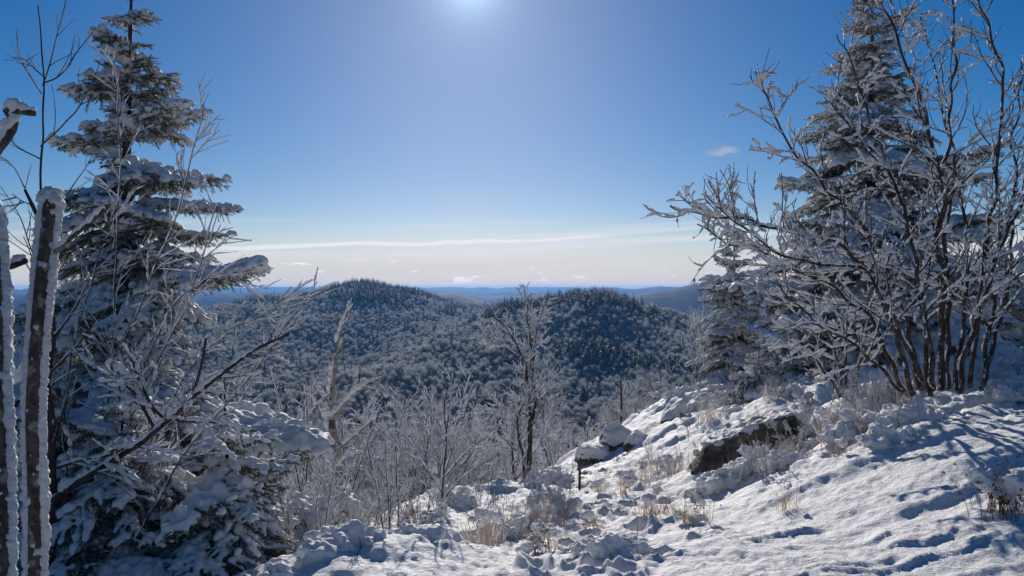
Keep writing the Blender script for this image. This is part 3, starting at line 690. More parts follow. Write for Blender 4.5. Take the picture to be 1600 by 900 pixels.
# --- left: dark trunk with a long snow-covered limb sweeping to the right
org = P(82, 930, 5.0)
ald = thing('bare_tree', 'thin dark tree whose long snow-lined limb sweeps across the tall spruce', 'tree', org)
ln = px_line([(84, 960, 5.0), (80, 760, 5.0), (78, 600, 5.05), (82, 500, 5.1), (70, 380, 5.1), (40, 300, 5.2)], .035, .008, 0.05, 0.03, R)
k1 = sprout(R, ln, 10, (0.4, 0.9), (30, 60), 0.35, 1, 0.45, 0.005, 0.4, 0.3); k2 = []
for l in k1: k2 += sprout(R, l, 4, (0.12, 0.35), (30, 60), 0.2, 1, 0.7, 0.0035, 0.3, 0.3, 0.04)
stem_part(ald, ln, k1 + k2, M['bark'], R, 0.005, 0.35, 0.6, org)
for ctrl, r in (([(84, 785, 5.0), (150, 735, 4.9), (235, 680, 4.8), (295, 625, 4.7), (318, 565, 4.7), (325, 530, 4.7)], .026),
                ([(290, 630, 4.7), (340, 590, 4.65), (390, 555, 4.6), (450, 520, 4.6)], .014),
                ([(245, 675, 4.8), (215, 630, 4.75), (190, 600, 4.7), (120, 560, 4.7)], .012),
                ([(262, 658, 4.75), (240, 640, 4.7), (215, 590, 4.65), (205, 560, 4.6)], .010),
                ([(90, 730, 5.0), (150, 715, 4.9), (190, 700, 4.8)], .010), ([(265, 655, 4.75), (330, 660, 4.6), (400, 672, 4.5)], .010)):
    ln = px_line(ctrl, r, 0.006, 0.04, 0.03, R); k1 = sprout(R, ln, 9, (0.15, 0.5), (30, 60), 0.2, 1, 0.45, 0.0035, 0.3, 0.1, 0.04); k2 = []
    for l in k1: k2 += sprout(R, l, 3, (0.08, 0.22), (30, 60), 0.2, 1, 0.7, 0.003, 0.3, 0.3, 0.03)
    stem_part(ald, ln, k1 + k2, M['bark'], R, 0.009, 0.55, 0.85, org, 'limb', steep=0.3, melt=0.008)
# --- left: spray of thin frosted stems leaning right in front of the spruce
org = P(150, 960, 5.4)
spray = thing('frosted_shrub', 'spray of slender frosted stems fanning out across the tall spruce', 'shrub', org)
for ctrl in ([(150, 960, 5.6), (165, 700, 5.5), (182, 420, 5.3), (185, 150, 5.2), (165, 80, 5.2)], [(130, 900, 5.7), (175, 600, 5.4), (260, 380, 5.1), (310, 210, 5.0), (318, 160, 5.0)],
             [(150, 930, 5.6), (210, 640, 5.3), (290, 480, 5.0), (340, 320, 4.9)], [(160, 930, 5.5), (250, 660, 5.1), (330, 540, 4.9), (410, 490, 4.8), (455, 448, 4.8)],
             [(170, 930, 5.5), (270, 740, 5.0), (380, 600, 4.8), (475, 475, 4.7)], [(130, 930, 5.6), (100, 640, 5.4), (150, 420, 5.3), (175, 330, 5.2)], [(160, 940, 5.6), (230, 560, 5.2), (330, 430, 5.0), (410, 470, 4.9)]):
    ln = px_line(ctrl, .007, 0.0022, 0.05, 0.03, R); k1 = sprout(R, ln, 22, (0.2, 0.6), (18, 42), 0.3, 1, 0.7, 0.0022, 0.15, 0.0); k2 = []
    for l in k1: k2 += sprout(R, l, 4, (0.06, 0.28), (20, 45), 0.2, 1, 0.8, 0.0018, 0.15, 0.0, 0.04)
    stem_part(spray, ln, k1 + k2, M['bark'], R, 0.0034, 0.4, 1.1, org, snowmat=M['frost'], steep=0.12, sides=5, kidsides=4, step=0.03, lump=0.07)
# --- left: dark thin sapling against the sky
org = P(62, 960, 6.4)
sap = thing('bare_sapling', 'thin dark leafless sapling against the deep blue sky', 'tree', org)
ln = px_line([(70, 960, 6.4), (62, 600, 6.4), (64, 330, 6.4), (66, 200, 6.4), (68, 100, 6.4), (60, 10, 6.4)], .018, .005, 0.06, 0.02, R)
kid = []
for ctrl in ([(67, 135, 6.4), (85, 70, 6.4), (107, -5, 6.4)], [(68, 130, 6.4), (100, 110, 6.3), (130, 70, 6.3), (148, 42, 6.3)], [(67, 120, 6.4), (35, 90, 6.5), (18, 88, 6.5)], [(66, 145, 6.4), (35, 100, 6.5), (25, 42, 6.5)],
             [(65, 230, 6.4), (100, 190, 6.3), (125, 165, 6.3), (160, 90, 6.3)], [(64, 250, 6.4), (20, 220, 6.4), (-20, 150, 6.4)], [(64, 340, 6.4), (20, 260, 6.4), (-15, 240, 6.4)], [(64, 380, 6.4), (110, 300, 6.3), (140, 240, 6.3)], [(64, 420, 6.4), (25, 330, 6.4), (0, 290, 6.4)]):
    l = px_line(ctrl, .007, .0028, 0.05, 0.03, R); kid.append(l); kid += sprout(R, l, 4, (0.15, 0.45), (25, 50), 0.2, 0.9, 0.7, 0.0025, 0.25, 0.2)
stem_part(sap, ln, kid, M['bark'], R, 0.0035, 0.2, 0.55, org, snowmat=M['frost'])
# --- grey snag with stubby snow-lined branches
org = P(532, 815, 9.0)
snag = thing('dead_birch', 'dead broken birch with peeling tan bark and stubby snowy branches', 'tree', org)
ln = px_line([(535, 850, 9.0), (530, 760, 9.0), (524, 700, 9.0), (517, 650, 9.0), (520, 600, 9.0), (527, 540, 9.0), (529, 488, 9.0)], .068, .020, 0.05, 0.02, R)
ln = (ln[0], np.interp(ln[0][:, 2], [P(0, y, 9.0)[2] for y in (850, 700, 640, 600, 540, 488)], (.066, .056, .040, .029, .019, .011)))
stem_part(snag, ln, [], M['birch_bark'], R, 0.014, 0.4, 0.8, org, 'trunk', sides=12, melt=0.010, steep=0.1)
for ctrl, r in (([(519, 655, 9.0), (545, 625, 8.95), (566, 606, 8.9), (580, 597, 8.9), (597, 591, 8.9)], .030), ([(552, 620, 8.95), (560, 600, 8.9), (561, 572, 8.9)], .018), ([(570, 604, 8.9), (590, 610, 8.8), (603, 622, 8.8)], .02),
                ([(524, 705, 9.0), (545, 690, 8.9), (570, 668, 8.9), (592, 645, 8.85)], .022), ([(526, 735, 9.0), (545, 712, 8.9), (566, 708, 8.9)], .02), ([(519, 640, 9.0), (506, 618, 8.9), (491, 602, 8.9)], .016),
                ([(518, 660, 9.0), (500, 640, 9.05), (482, 612, 9.1)], .014), ([(527, 535, 9.0), (538, 500, 8.95), (552, 465, 8.95)], .017), ([(525, 560, 9.0), (535, 535, 9.0), (538, 528, 9.0)], .02)):
    ln = px_line(ctrl, r, r * 0.55, 0.03, 0.01, R); stem_part(snag, ln, sprout(R, ln, 2, (0.08, 0.22), (30, 60), 0.4, 1, 0.4, 0.004, 0.3, 0.2), M['birch_bark'], R, 0.016, 0.85, 2.5, org, 'limb', steep=0.25, melt=0.012)
# --- small crooked tree in the middle
org = P(822, 765, 11.5)
mid = thing('bare_tree', 'small crooked frosted tree standing where the snow drops to the valley', 'tree', org)
for ctrl, r in (([(822, 770, 11.5), (828, 690, 11.5), (826, 620, 11.5), (818, 565, 11.5), (792, 515, 11.5), (762, 492, 11.5)], .05), ([(815, 770, 11.5), (832, 660, 11.6), (833, 575, 11.6), (824, 505, 11.6), (819, 445, 11.6)], .042),
                ([(826, 770, 11.5), (812, 690, 11.4), (810, 645, 11.4), (835, 600, 11.3)], .035), ([(826, 580, 11.6), (838, 520, 11.6), (850, 475, 11.6)], .018), ([(812, 560, 11.5), (790, 545, 11.4), (752, 520, 11.4)], .014), ([(810, 770, 11.5), (800, 715, 11.5), (806, 640, 11.6)], .03),
                ([(815, 650, 11.5), (790, 640, 11.3), (755, 660, 11.2)], .012)):
    ln = px_line(ctrl, r, 0.007, 0.05, 0.06, R); k1 = sprout(R, ln, 17, (0.2, 0.6), (30, 60), 0.35, 1, 0.4, 0.0042, 0.4, 0.3); k2 = []
    for l in k1: k2 += sprout(R, l, 5, (0.1, 0.22), (30, 60), 0.2, 1, 0.7, 0.0034, 0.4, 0.4, 0.04)
    stem_part(mid, ln, k1 + k2, M['bark'], R, 0.0085, 0.25, 1.1, org, snowmat=M['frost'], steep=0.1, kidsides=5)
# --- slender sapling in front
org = P(694, 890, 6.2)
s3 = thing('bare_sapling', 'slender sapling with snow lumps in its forks in front of the drop', 'tree', org)
ln = px_line([(696, 895, 6.2), (690, 800, 6.2), (693, 740, 6.2), (697, 690, 6.2), (694, 640, 6.2), (700, 600, 6.2)], .014, .004, 0.04, 0.01, R)
kid = []
for ctrl in ([(697, 700, 6.2), (672, 640, 6.2), (645, 582, 6.2)], [(692, 770, 6.2), (665, 730, 6.2), (640, 690, 6.2), (617, 670, 6.2)], [(694, 745, 6.2), (730, 705, 6.1), (762, 682, 6.1)], [(696, 735, 6.2), (715, 680, 6.2), (732, 630, 6.2)], [(697, 775, 6.2), (730, 740, 6.1), (772, 716, 6.1)], [(696, 690, 6.2), (701, 650, 6.2), (701, 640, 6.2)], [(720, 730, 6.1), (740, 700, 6.1), (745, 680, 6.1)]):
    l = px_line(ctrl, .007, .003, 0.03, 0.015, R); kid.append(l); kid += sprout(R, l, 3, (0.06, 0.2), (25, 50), 0.3, 1, 0.7, 0.0026, 0.2, 0.2, 0.03)
st = stem_part(s3, ln, kid, M['shrub_bark'], R, 0.005, 0.3, 0.75, org, snowmat=M['frost'], steep=0.3)
for q in ((677, 730, 6.2, .036), (680, 757, 6.2, .028), (690, 785, 6.2, .030), (692, 803, 6.2, .034), (694, 828, 6.2, .026), (693, 862, 6.2, .040), (694, 680, 6.2, .022), (690, 655, 6.2, .019)):
    v, f = blob(R, P(*q[:3]) - org, q[3], 1.3, 14, 0.9); lm = MB(); lm.add(v, f); lm.build('snow_lump', M['bough_snow'], s3)
# --- frost-coated posts close by on the left
def rime_post(ctrl, r, label, seed, rime_off=(-0.35, 0.9, 0.0), rr=1.35, side=True):
    rng = np.random.default_rng(seed); org = P(*ctrl[0]); t = thing('dead_tree', label, 'dead tree', org)
    pts = catmull([P(*c) for c in ctrl], 0.02); n = len(pts); s = np.arange(n) * 0.02
    mb = MB(); rad = r * (1 + 0.10 * pn(s / 0.12 + seed, s * 0, 3)); mb.tube(pts, rad, 14, 0.05, rng); mb.build('trunk', M['lichen_bark'], t, True, org)
    cr = MB(); off = unit(rime_off)
    for k, (dx, kr, sd) in enumerate(((-1.12, 0.92, 1), (1.02, 0.66, 2), (0.0, 1.2, 3), (-0.6, 1.0, 4))):
        q = pts + np.array((dx * r, (r * 0.35, r * 0.45, r * 1.0, r * 0.8)[k], 0))[None]
        R1 = r * kr * (1 + 0.45 * pn(s / 0.23 + sd * 9, s * 0 + seed, 4) + 0.10 * pn(s / 0.03 + sd * 5, s * 0 + seed, 5))
        cr.tube(q, R1, 12, 0.10, rng)
    v, f = blob(rng, pts[-1] + np.array((-0.2 * r, 0.3 * r, r * 0.5)), r * 1.75, 0.75, 12, 0.4); cr.add(v, f)
    for k in range(int(n * 4)):                     # feathery rime lumps
        i = rng.integers(0, n); a = rng.uniform(0.15, np.pi - 0.15); p = pts[i] + np.array((math.cos(a) * r * (1.9 if math.cos(a) < 0 else 1.5), math.sin(a) * r * 1.3 + r * 0.2, rng.normal(0, 0.01)))
        v, f = blob(rng, p, r * rng.uniform(0.12, 0.3), 1.0, 6, 0.6); cr.add(v, f)
    for k in range(int(n * 0.5)):                     # thin patches plastered on the bark
        i = rng.integers(0, n); a = rng.uniform(np.pi * 1.1, np.pi * 1.9); p = pts[i] + np.array((math.cos(a) * r * 0.96, math.sin(a) * r * 0.96, 0))
        v, f = blob(rng, p, r * rng.uniform(0.12, 0.34), 1.5, 7, 0.9); cr.add(v, f)
    me = roughen(remesh(cr.mesh('r', None), 0.005, M['rime'], 'rime'), 0.006, 0.05, seed); roughen(me, 0.0055, 0.016, seed + 3); o = obj('rime', me, t); o.location = -Vector([float(v) for v in org])
    return t
rime_post([(54, 960, 2.6), (55, 800, 2.6), (52, 640, 2.6), (62, 480, 2.6), (80, 312, 2.6)], .0215, 'broken grey trunk thickly edged with rime, its top bare to the sky', 11)
rime_post([(2, 980, 2.3), (4, 800, 2.3), (-4, 600, 2.3), (-6, 470, 2.3), (-14, 330, 2.3)], .021, 'rime-coated trunk cut by the edge of the photo', 12)
def rimed_branch(ctrl, r0, r1, label, org, name='snowy_branch', base=0.016):
    t = thing(name, label, 'branch', P(*org)); ln = px_line(ctrl, r0, r1, 0.02, 0.01, R)
    stem_part(t, ln, [], M['lichen_bark'], R, base, 0.75, 2.5, P(*org), 'limb', steep=0.2, sides=9, step=0.012, melt=0.005); return t
rimed_branch([(-60, 330, 2.6), (-10, 245, 2.6), (12, 215, 2.6), (24, 190, 2.6), (10, 172, 2.6), (52, 176, 2.55)], .014, .011, 'crooked branch stub with thick snow caps high by the photo edge', (-60, 330, 2.6))
rimed_branch([(88, 395, 2.6), (120, 362, 2.5), (160, 325, 2.45)], .008, .005, 'single frosted twig slanting up from the broken grey trunk', (88, 395, 2.6), 'frosted_twig', 0.006)
rimed_branch([(-30, 420, 2.4), (10, 416, 2.4), (40, 405, 2.4)], .012, .009, 'short snowy twig between the two frosted trunks', (-30, 420, 2.4), 'frosted_twig', 0.009)

# ------------------------------------------------------------------ frosted thicket below the lip
def thicket_proto(seed, H, nst, label):
    rng = np.random.default_rng(seed); t = thing('frosted_shrub', label, 'shrub', (0, 0, 0), 'frosted shrubs of the thicket below the snow lip')
    wood = MB(); fr = MB(); allk = []
    for k in range(nst):
        a = rng.random() * 6.28; d = unit((math.cos(a) * rng.uniform(0.1, 0.55), math.sin(a) * rng.uniform(0.1, 0.55), 1))
        ln = grow(rng, (math.cos(a) * 0.12, math.sin(a) * 0.12, -0.3), d, H * rng.uniform(0.7, 1.1), 0.016, 0.004, 0.5, 0.3, 0.08)
        k1 = sprout(rng, ln, 9, (0.3 * H * 0.4, 0.8 * H * 0.4), (25, 55), 0.25, 1, 0.5, 0.0045, 0.4, 0.3, 0.08); k2 = []
        for l in k1: k2 += sprout(rng, l, 4, (0.12, 0.35), (25, 55), 0.2, 1, 0.7, 0.0038, 0.35, 0.3, 0.07)
        allk += [ln] + k1 + k2
    add_lines(wood, allk, 5); w = wood.build('branches', M['bark'], t)
    snow_on(fr, rng, allk, 0.0085, 0.3, 1.1, 0.04, 5, 0.12); fr.build('frost', M['frost'], w)
    return t
tl = 'grey frosted bare shrub in the tangled thicket below the snow lip'
TP = [thicket_proto(200 + i, (2.0, 2.4, 1.7, 2.8)[i], (6, 5, 7, 4)[i], tl) for i in range(4)]
rng = np.random.default_rng(9); k = 0
spots = []
for i in range(84):
    d = rng.uniform(11.0, 22); px = rng.uniform(415, 800) if d > 13 else rng.uniform(430, 700); spots.append((px, d))
for i in range(16): spots.append((rng.uniform(830, 1010), rng.uniform(19, 27)))
for i, (px, d) in enumerate(spots):
    x = (px - 800) / F * d; z = gb(x, d); tp = TP[i % 4]
    s = rng.uniform(0.7, 1.2)
    if i < 4: r = tp; r.location = (x, d, z - 0.05); r.rotation_euler = (0, 0, rng.random() * 6); r.scale = (s,) * 3
    else: r = copy_thing(tp, (x, d, z - 0.05), rng.random() * 6.28, s)
    if px > 828: r['label'] = 'frosted bare shrub below the boulders, between crooked tree and slim snag'; r['group'] = 'frosted shrubs below the boulders'
    elif px < 520: r['label'] = 'frosted bare shrub in the thicket between the low spruce and dead birch'; r['group'] = 'frosted shrubs beside the low spruce'
    elif px < 690: r['label'] = 'frosted bare shrub in the thicket between dead birch and slender sapling'; r['group'] = 'frosted shrubs by the dead birch'
    else: r['label'] = 'frosted bare shrub in the thicket between slender sapling and crooked tree'; r['group'] = 'frosted shrubs by the crooked tree'

LOWB = []
# ------------------------------------------------------------------ frosted birches on the valley side (individuals) 
def frosted_tree_proto(seed, H, nkid):
    rng = np.random.default_rng(seed); t = thing('frosted_tree', 'pale frost-covered bare tree on the wooded slope below', 'tree', (0, 0, 0), 'frost-covered trees on the slope below')
    tr = grow(rng, (0, 0, -0.5), (rng.normal(0, 0.05), 0, 1), H * 0.9, 0.018 * H, 0.012, 0.15, 0.2, 0.3)
    k1 = sprout(rng, tr, nkid, (0.35 * H, 0.55 * H), (22, 48), 0.22, 0.98, 0.5, 0.014, 0.35, 0.45, 0.3); k2 = []; k3 = []
    for l in k1:
        k2 += sprout(rng, l, 7, (0.12 * H, 0.24 * H), (25, 50), 0.15, 1, 0.6, 0.012, 0.35, 0.35, 0.25)
    for l in k2: k3 += sprout(rng, l, 5, (0.06 * H, 0.13 * H), (25, 55), 0.2, 1, 0.8, 0.011, 0.3, 0.3, 0.2)
    mb = MB(); mb.tube(tr[0], tr[1], 6); [mb.tube(p, r, 4) for p, r in k1]; mb.build('trunk', M['far_twig'], t)
    cr = MB(); [cr.tube(p, r * 1.0, 3) for p, r in k2 + k3]; cr.build('crown', M['slope_frost'], t)
    return t
FT = [frosted_tree_proto(300 + i, (7.0, 6.0, 8.0, 5.0)[i], (12, 11, 12, 13)[i]) for i in range(4)]
rng = np.random.default_rng(4); sp = []
tries = 0
while len(sp) < 170 and tries < 9000:
    tries += 1
    d = math.sqrt(rng.uniform(32 ** 2, 170 ** 2)); px = rng.uniform(330, 1130)
    x = (px - 800) / F * d
    if all((x - a) ** 2 + (d - b) ** 2 > (2.6 + d * 0.022) ** 2 for a, b in sp): sp.append((x, d))
sp = [((px - 800) / F * d, d) for px, d in ((985, 30), (1012, 31), (1055, 32), (1082, 29), (1035, 35), (940, 35), (1000, 36), (1070, 36), (1100, 31), (1025, 29))] + sp
ZS = base_h(np.array([a for a, b in sp]), np.array([b for a, b in sp]))
for i, (x, d) in enumerate(sp):
    s = rng.uniform(0.75, 1.15); tp = FT[i % 4]
    if i < 10: s = (-(118 + 22 * (i % 3)) / F * d - ZS[i]) / (7.0, 6.0, 8.0, 5.0)[i % 4] / 1.12
    if i < 4: q = tp; tp.location = (x, d, ZS[i]); tp.rotation_euler = (0, 0, rng.random() * 6); tp.scale = (s,) * 3
    else: q = copy_thing(tp, (x, d, ZS[i]), rng.random() * 6.28, s)
    if i < 10: q['label'] = 'pale frosted birch in the bright clump beyond the snow-hooded boulders'; q['group'] = 'pale birch clump beyond the boulders'
    else: q['label'] = 'grey frost-covered bare tree on the wooded slope dropping to the valley'; q['group'] = 'frost-covered trees on the slope below'

# ------------------------------------------------------------------ the far wood (one mass)
def far_crown(seed):
    rng = np.random.default_rng(seed); V = []; mi = []
    def twig(a, b, w, m):
        d = unit(b - a); s = unit(np.cross(d, rng.normal(0, 1, 3))) * w
        V.extend((a - s, a + s, b)); mi.append(m)
    twig(np.array((0, 0, -1.0)), np.array((0, 0, 6.0)), 0.22, 1); twig(np.array((0, 0, -1.0)), np.array((0.2, 0, 6.0)), 0.22, 1)
    for k in range(26):
        a = rng.random() * 6.28; e = rng.uniform(0.25, 1.3); r = rng.uniform(2.5, 3.6)
        twig(np.array((0, 0, rng.uniform(1.5, 4))), np.array((math.cos(a) * math.cos(e) * r, math.sin(a) * math.cos(e) * r, 4.2 + math.sin(e) * r * 1.1)), 0.12, 1)
    wid = rng.uniform(2.7, 3.9); tall = rng.uniform(1.25, 1.7); bare = (0.0, 0.25, 0.0, 0.9, 0.4)[seed % 5]
    for k in range(640):
        a = rng.random() * 6.28; e = math.asin(rng.uniform(-0.35, 1)); r = wid * rng.uniform(0.3, 1.0) ** 0.5 * (1 + 0.3 * math.sin(3 * a + seed) * math.cos(e))
        c = np.array((math.cos(a) * math.cos(e) * r, math.sin(a) * math.cos(e) * r, 5.0 + math.sin(e) * r * tall))
        d = unit(unit(c - np.array((0, 0, 1.0))) + np.array((0, 0, 0.5)) + rng.normal(0, 0.3, 3)); L = rng.uniform(0.7, 2.6)
        twig(c - d * L * 0.5, c + d * L * 0.5, rng.uniform(0.06, 0.13), 0 if e > 0.05 + bare + rng.normal(0, 0.3) else 1)
    V = np.array(V); return raw_mesh('far_crown', V, None, np.arange(len(V)).reshape(-1, 3), [M['far_frost'], M['far_twig']], mi, False)
def far_conifer(seed):
    rng = np.random.default_rng(seed); V = []; mi = []; H = 13.0
    for k in range(260):
        z = H * (1 - rng.random() ** 0.6) * 0.97; a = rng.random() * 6.28; r = 2.3 * (1 - z / H) ** 0.8 + 0.15
        p = np.array((0, 0, z + 0.15)); q = np.array((math.cos(a) * r, math.sin(a) * r, z - r * rng.uniform(0.15, 0.45))); s = np.array((-math.sin(a), math.cos(a), rng.normal(0, 0.4))) * r * 0.3
        m = 0 if rng.random() < 0.86 else 1; o_ = np.array((0, 0, 0.12 if m else 0))
        V.extend((p + o_, q + s + o_, q - s * 0.6 + o_)); mi.append(m)
    V.extend((np.array((-.1, 0, H - 1)), np.array((.1, 0, H - 1)), np.array((0, 0, H + 0.8)))); mi.append(0)
    V = np.array(V); return raw_mesh('far_conifer', V, None, np.arange(len(V)).reshape(-1, 3), [M['far_needle'], M['far_frost']], mi, False)
prot = [far_crown(400 + i) for i in range(5)] + [far_conifer(420 + i) for i in range(3)]
rng = np.random.default_rng(6)
cell = 4.7; gx, gy = np.meshgrid(np.arange(-1100, 1100, cell), np.arange(120, 1760, cell)); gx = (gx + rng.uniform(-.48, .48, gx.shape) * cell).ravel(); gy = (gy + rng.uniform(-.48, .48, gy.shape) * cell).ravel()
r = np.hypot(gx, gy); pxs = 800 + F * gx / gy; ok = (r > 165) & (r < 1750) & (pxs > 120) & (pxs < 1330)
gx, gy = gx[ok], gy[ok]; gzv = base_h(gx, gy)
up_ = base_h(gx, gy + 12); lf = base_h(gx + 12, gy)
con = fbm(gx / 120, gy / 120, 55, 3) + 0.35 * fbm(gx / 30, gy / 30, 57, 2)
con = con + 0.95 * sm(gzv, -48, -10) - 0.32
isc = rng.random(len(gx)) < np.clip(0.08 + 1.5 * con, 0.03, 0.9)
keep = rng.random(len(gx)) < np.where(isc, 0.85, 0.84)
gx, gy, gzv, isc = gx[keep], gy[keep], gzv[keep], isc[keep]
pm = bpy.data.meshes.new('wood_points'); pm.vertices.add(len(gx)); pm.vertices.foreach_set('co', np.stack((gx, gy, gzv), 1).astype(np.float32).ravel())
def attr(name, typ, data):
    a = pm.attributes.new(name, typ, 'POINT'); a.data.foreach_set('value', data)
var = np.where(isc, 5 + rng.integers(0, 3, len(gx)), rng.integers(0, 5, len(gx)))
attr('variant', 'INT', var.astype(np.int32)); attr('turn', 'FLOAT', (rng.random(len(gx)) * 6.28).astype(np.float32))
attr('size', 'FLOAT', np.where(isc, rng.uniform(0.5, 1.35, len(gx)), rng.uniform(0.7, 1.0, len(gx)) * (0.54 + 0.5 * rng.random(len(gx)) ** 2 + 0.5 * fbm(gx / 60, gy / 60, 155, 2))).astype(np.float32))
forest = obj('far_forest', pm); forest['kind'] = 'stuff'; forest['label'] = 'frosted mixed forest covering the hills across the valley'
ng = bpy.data.node_groups.new('forest', 'GeometryNodeTree')
ng.interface.new_socket('Geometry', in_out='INPUT', socket_type='NodeSocketGeometry'); ng.interface.new_socket('Geometry', in_out='OUTPUT', socket_type='NodeSocketGeometry')
gi = ng.nodes.new('NodeGroupInput'); go = ng.nodes.new('NodeGroupOutput'); jn = ng.nodes.new('GeometryNodeJoinGeometry')
def named(nm, ty):
    n = ng.nodes.new('GeometryNodeInputNamedAttribute'); n.data_type = ty; n.inputs['Name'].default_value = nm; return n.outputs['Attribute']
va, tu, sz_ = named('variant', 'INT'), named('turn', 'FLOAT'), named('size', 'FLOAT')
rot = ng.nodes.new('ShaderNodeCombineXYZ'); ng.links.new(tu, rot.inputs[2])
for i, me in enumerate(prot):
    po = bpy.data.objects.new('wood_tree_kind', me)
    oi = ng.nodes.new('GeometryNodeObjectInfo'); oi.inputs['Object'].default_value = po; oi.inputs['As Instance'].default_value = True
    cp = ng.nodes.new('FunctionNodeCompare'); cp.data_type = 'INT'; cp.operation = 'EQUAL'
    ii = [s for s in cp.inputs if s.type == 'INT']; ng.links.new(va, ii[0]); ii[1].default_value = i
    ip = ng.nodes.new('GeometryNodeInstanceOnPoints'); ng.links.new(gi.outputs[0], ip.inputs['Points']); ng.links.new(cp.outputs[0], ip.inputs['Selection'])
    ng.links.new(oi.outputs['Geometry'], ip.inputs['Instance']); ng.links.new(rot.outputs[0], ip.inputs['Rotation']); ng.links.new(sz_, ip.inputs['Scale'])
    ng.links.new(ip.outputs[0], jn.inputs[0])
ng.links.new(jn.outputs[0], go.inputs[0])
forest.modifiers.new('wood', 'NODES').node_group = ng
print('forest trees', len(gx))

# ------------------------------------------------------------------ rocks
def rock(ctrl_px, d, size, seed, label, rotz=0.0, tilt=(0, 0), snow=0.06, sink=0.3, cover=0.5):
    rng = np.random.default_rng(seed); c = P(*ctrl_px, d); x, y = c[0], c[1]; c[2] = min(c[2], gb(x, y) + size[2] * 0.2)
    t = thing('boulder', label, 'rock', (x, y, c[2]), None, rotz)
    n = 46; g = np.linspace(-1, 1, n)
    import bmesh
    bm = bmesh.new(); bmesh.ops.create_icosphere(bm, subdivisions=5, radius=1.0)
    me = bpy.data.meshes.new('stone'); bm.to_mesh(me); bm.free()
    V = np.empty(len(me.vertices) * 3); me.vertices.foreach_get('co', V); V = V.reshape(-1, 3)
    U0 = V.copy()
    pl = rng.normal(0, 1, (16, 3)); pl /= np.linalg.norm(pl, axis=1, keepdims=True); off = rng.uniform(0.55, 0.85, 16)
    for q in range(16):
        dd = V @ pl[q] - off[q]; V = V - np.clip(dd, 0, None)[:, None] * pl[q] * 0.96
    nz = fbm(V[:, 0] * 2.2 + seed, V[:, 1] * 2.2 + V[:, 2] * 1.7, seed, 4); V = V * (1 + 0.10 * nz)[:, None]
    V = V * np.array(size); ax, ay = tilt
    Rm = np.array(Matrix.Rotation(ax, 3, 'X') @ Matrix.Rotation(ay, 3, 'Y')); V = V @ Rm.T
    me.vertices.foreach_set('co', V.astype(np.float32).ravel()); me.materials.append(M['rock']); me.polygons.foreach_set('use_smooth', [False] * len(me.polygons)); me.update()
    obj('stone', me, t)
    U = U0 @ Rm.T; U[:, 2] += 0.25 * pn(U[:, 0] * 2.3 + seed, U[:, 1] * 2.3, 6) + 0.12 * pn(U[:, 0] * 6 + seed, U[:, 1] * 6, 7)
    k = np.sqrt(np.clip((U[:, 2] - cover) / 0.35, 0, 1)); f, r_ = worley(V[:, 0] / 0.2, V[:, 1] / 0.2, seed)
    S = V * 1.02 + np.array((0, 0, 1.0)) * (k * snow * (1 + 0.6 * np.sqrt(np.clip(0.5 - f * f, 0, 1))) - 0.012 * (k < 0.05))[:, None]
    sc = me.copy(); sc.name = 'snow_cap'; sc.vertices.foreach_set('co', S.astype(np.float32).ravel()); sc.materials.clear(); sc.materials.append(M['bough_snow']); sc.polygons.foreach_set('use_smooth', [True] * len(sc.polygons)); sc.update()
    import bmesh as bmm
    b2 = bmm.new(); b2.from_mesh(sc); b2.verts.ensure_lookup_table()
    bmm.ops.delete(b2, geom=[v for v in b2.verts if k[v.index] <= 0.0 and U[v.index, 2] < cover - 0.08], context='VERTS'); b2.to_mesh(sc); b2.free()
    obj('snow', sc, t)
    return t
def slab(poly, d0, d1, lift, label, seed):
    rng = np.random.default_rng(seed); org = P(*poly[0], d0); t = thing('rock_slab', label, 'rock', org)
    A = np.array([P(x, y, d0) for x, y in poly]) - org; B = A + np.array((0.12, d1 - d0, lift)); n = len(A)
    A = A + np.stack((rng.normal(0, .02, n), rng.normal(0, .05, n), rng.normal(0, .015, n)), 1)
    mb = MB(); V = np.concatenate((A, B, [A.mean(0)], [B.mean(0)])); i = np.arange(n); k = (i + 1) % n
    mb.add(V, np.stack((i, i + n, k + n, k), 1), np.concatenate((np.stack((k, np.full(n, 2 * n), i), 1)[:, ::-1], np.stack((i + n, np.full(n, 2 * n + 1), k + n), 1)[:, ::-1])))
    me = roughen(remesh(mb.mesh('s', None), 0.022, M['rock'], 'stone', 1), 0.028, 0.13, seed); me.polygons.foreach_set('use_smooth', [False] * len(me.polygons)); obj('stone', me, t)
    top = [q for q in range(n) if poly[q][1] <= np.interp(poly[q][0], (1078, 1268), (741, 690))]
    tp = A[top]; tp = tp[np.argsort(tp[:, 0])]; L = resample(tp, 0.05)[0]; c = MB()
    for q in L:
        for w in np.arange(0.04, 1.3, 0.16):
            if rng.random() < 0.25: continue
            v, f = blob(rng, q + np.array((0.12, d1 - d0, lift)) * w + np.array((rng.normal(0, .02), 0.03, -0.02)), rng.uniform(0.035, 0.075), 0.7, 7, 0.9); c.add(v, f)
    obj('snow', remesh(c.mesh('c', None), 0.02, M['bough_snow'], 'snow_cap', 1), t); return t
slab([(1076, 742), (1086, 775), (1130, 770), (1165, 745), (1205, 728), (1270, 716), (1266, 672), (1244, 652), (1192, 660), (1150, 676), (1108, 700)], 8.3, 8.85, -0.04, 'long dark lichen-covered rock slab with snow on its back', 3)
rock((962, 678), 13.6, (0.42, 0.36, 0.30), 5, 'rounded boulder under a smooth snow hood at the trail end', 0.6, (0, 0.5), 0.06, cover=0.3)
rock((925, 700), 13.2, (0.36, 0.34, 0.20), 11, 'low flat stone mostly under snow beside the rounded boulder', 0.2, (0.1, -0.2), 0.06, cover=0.3)
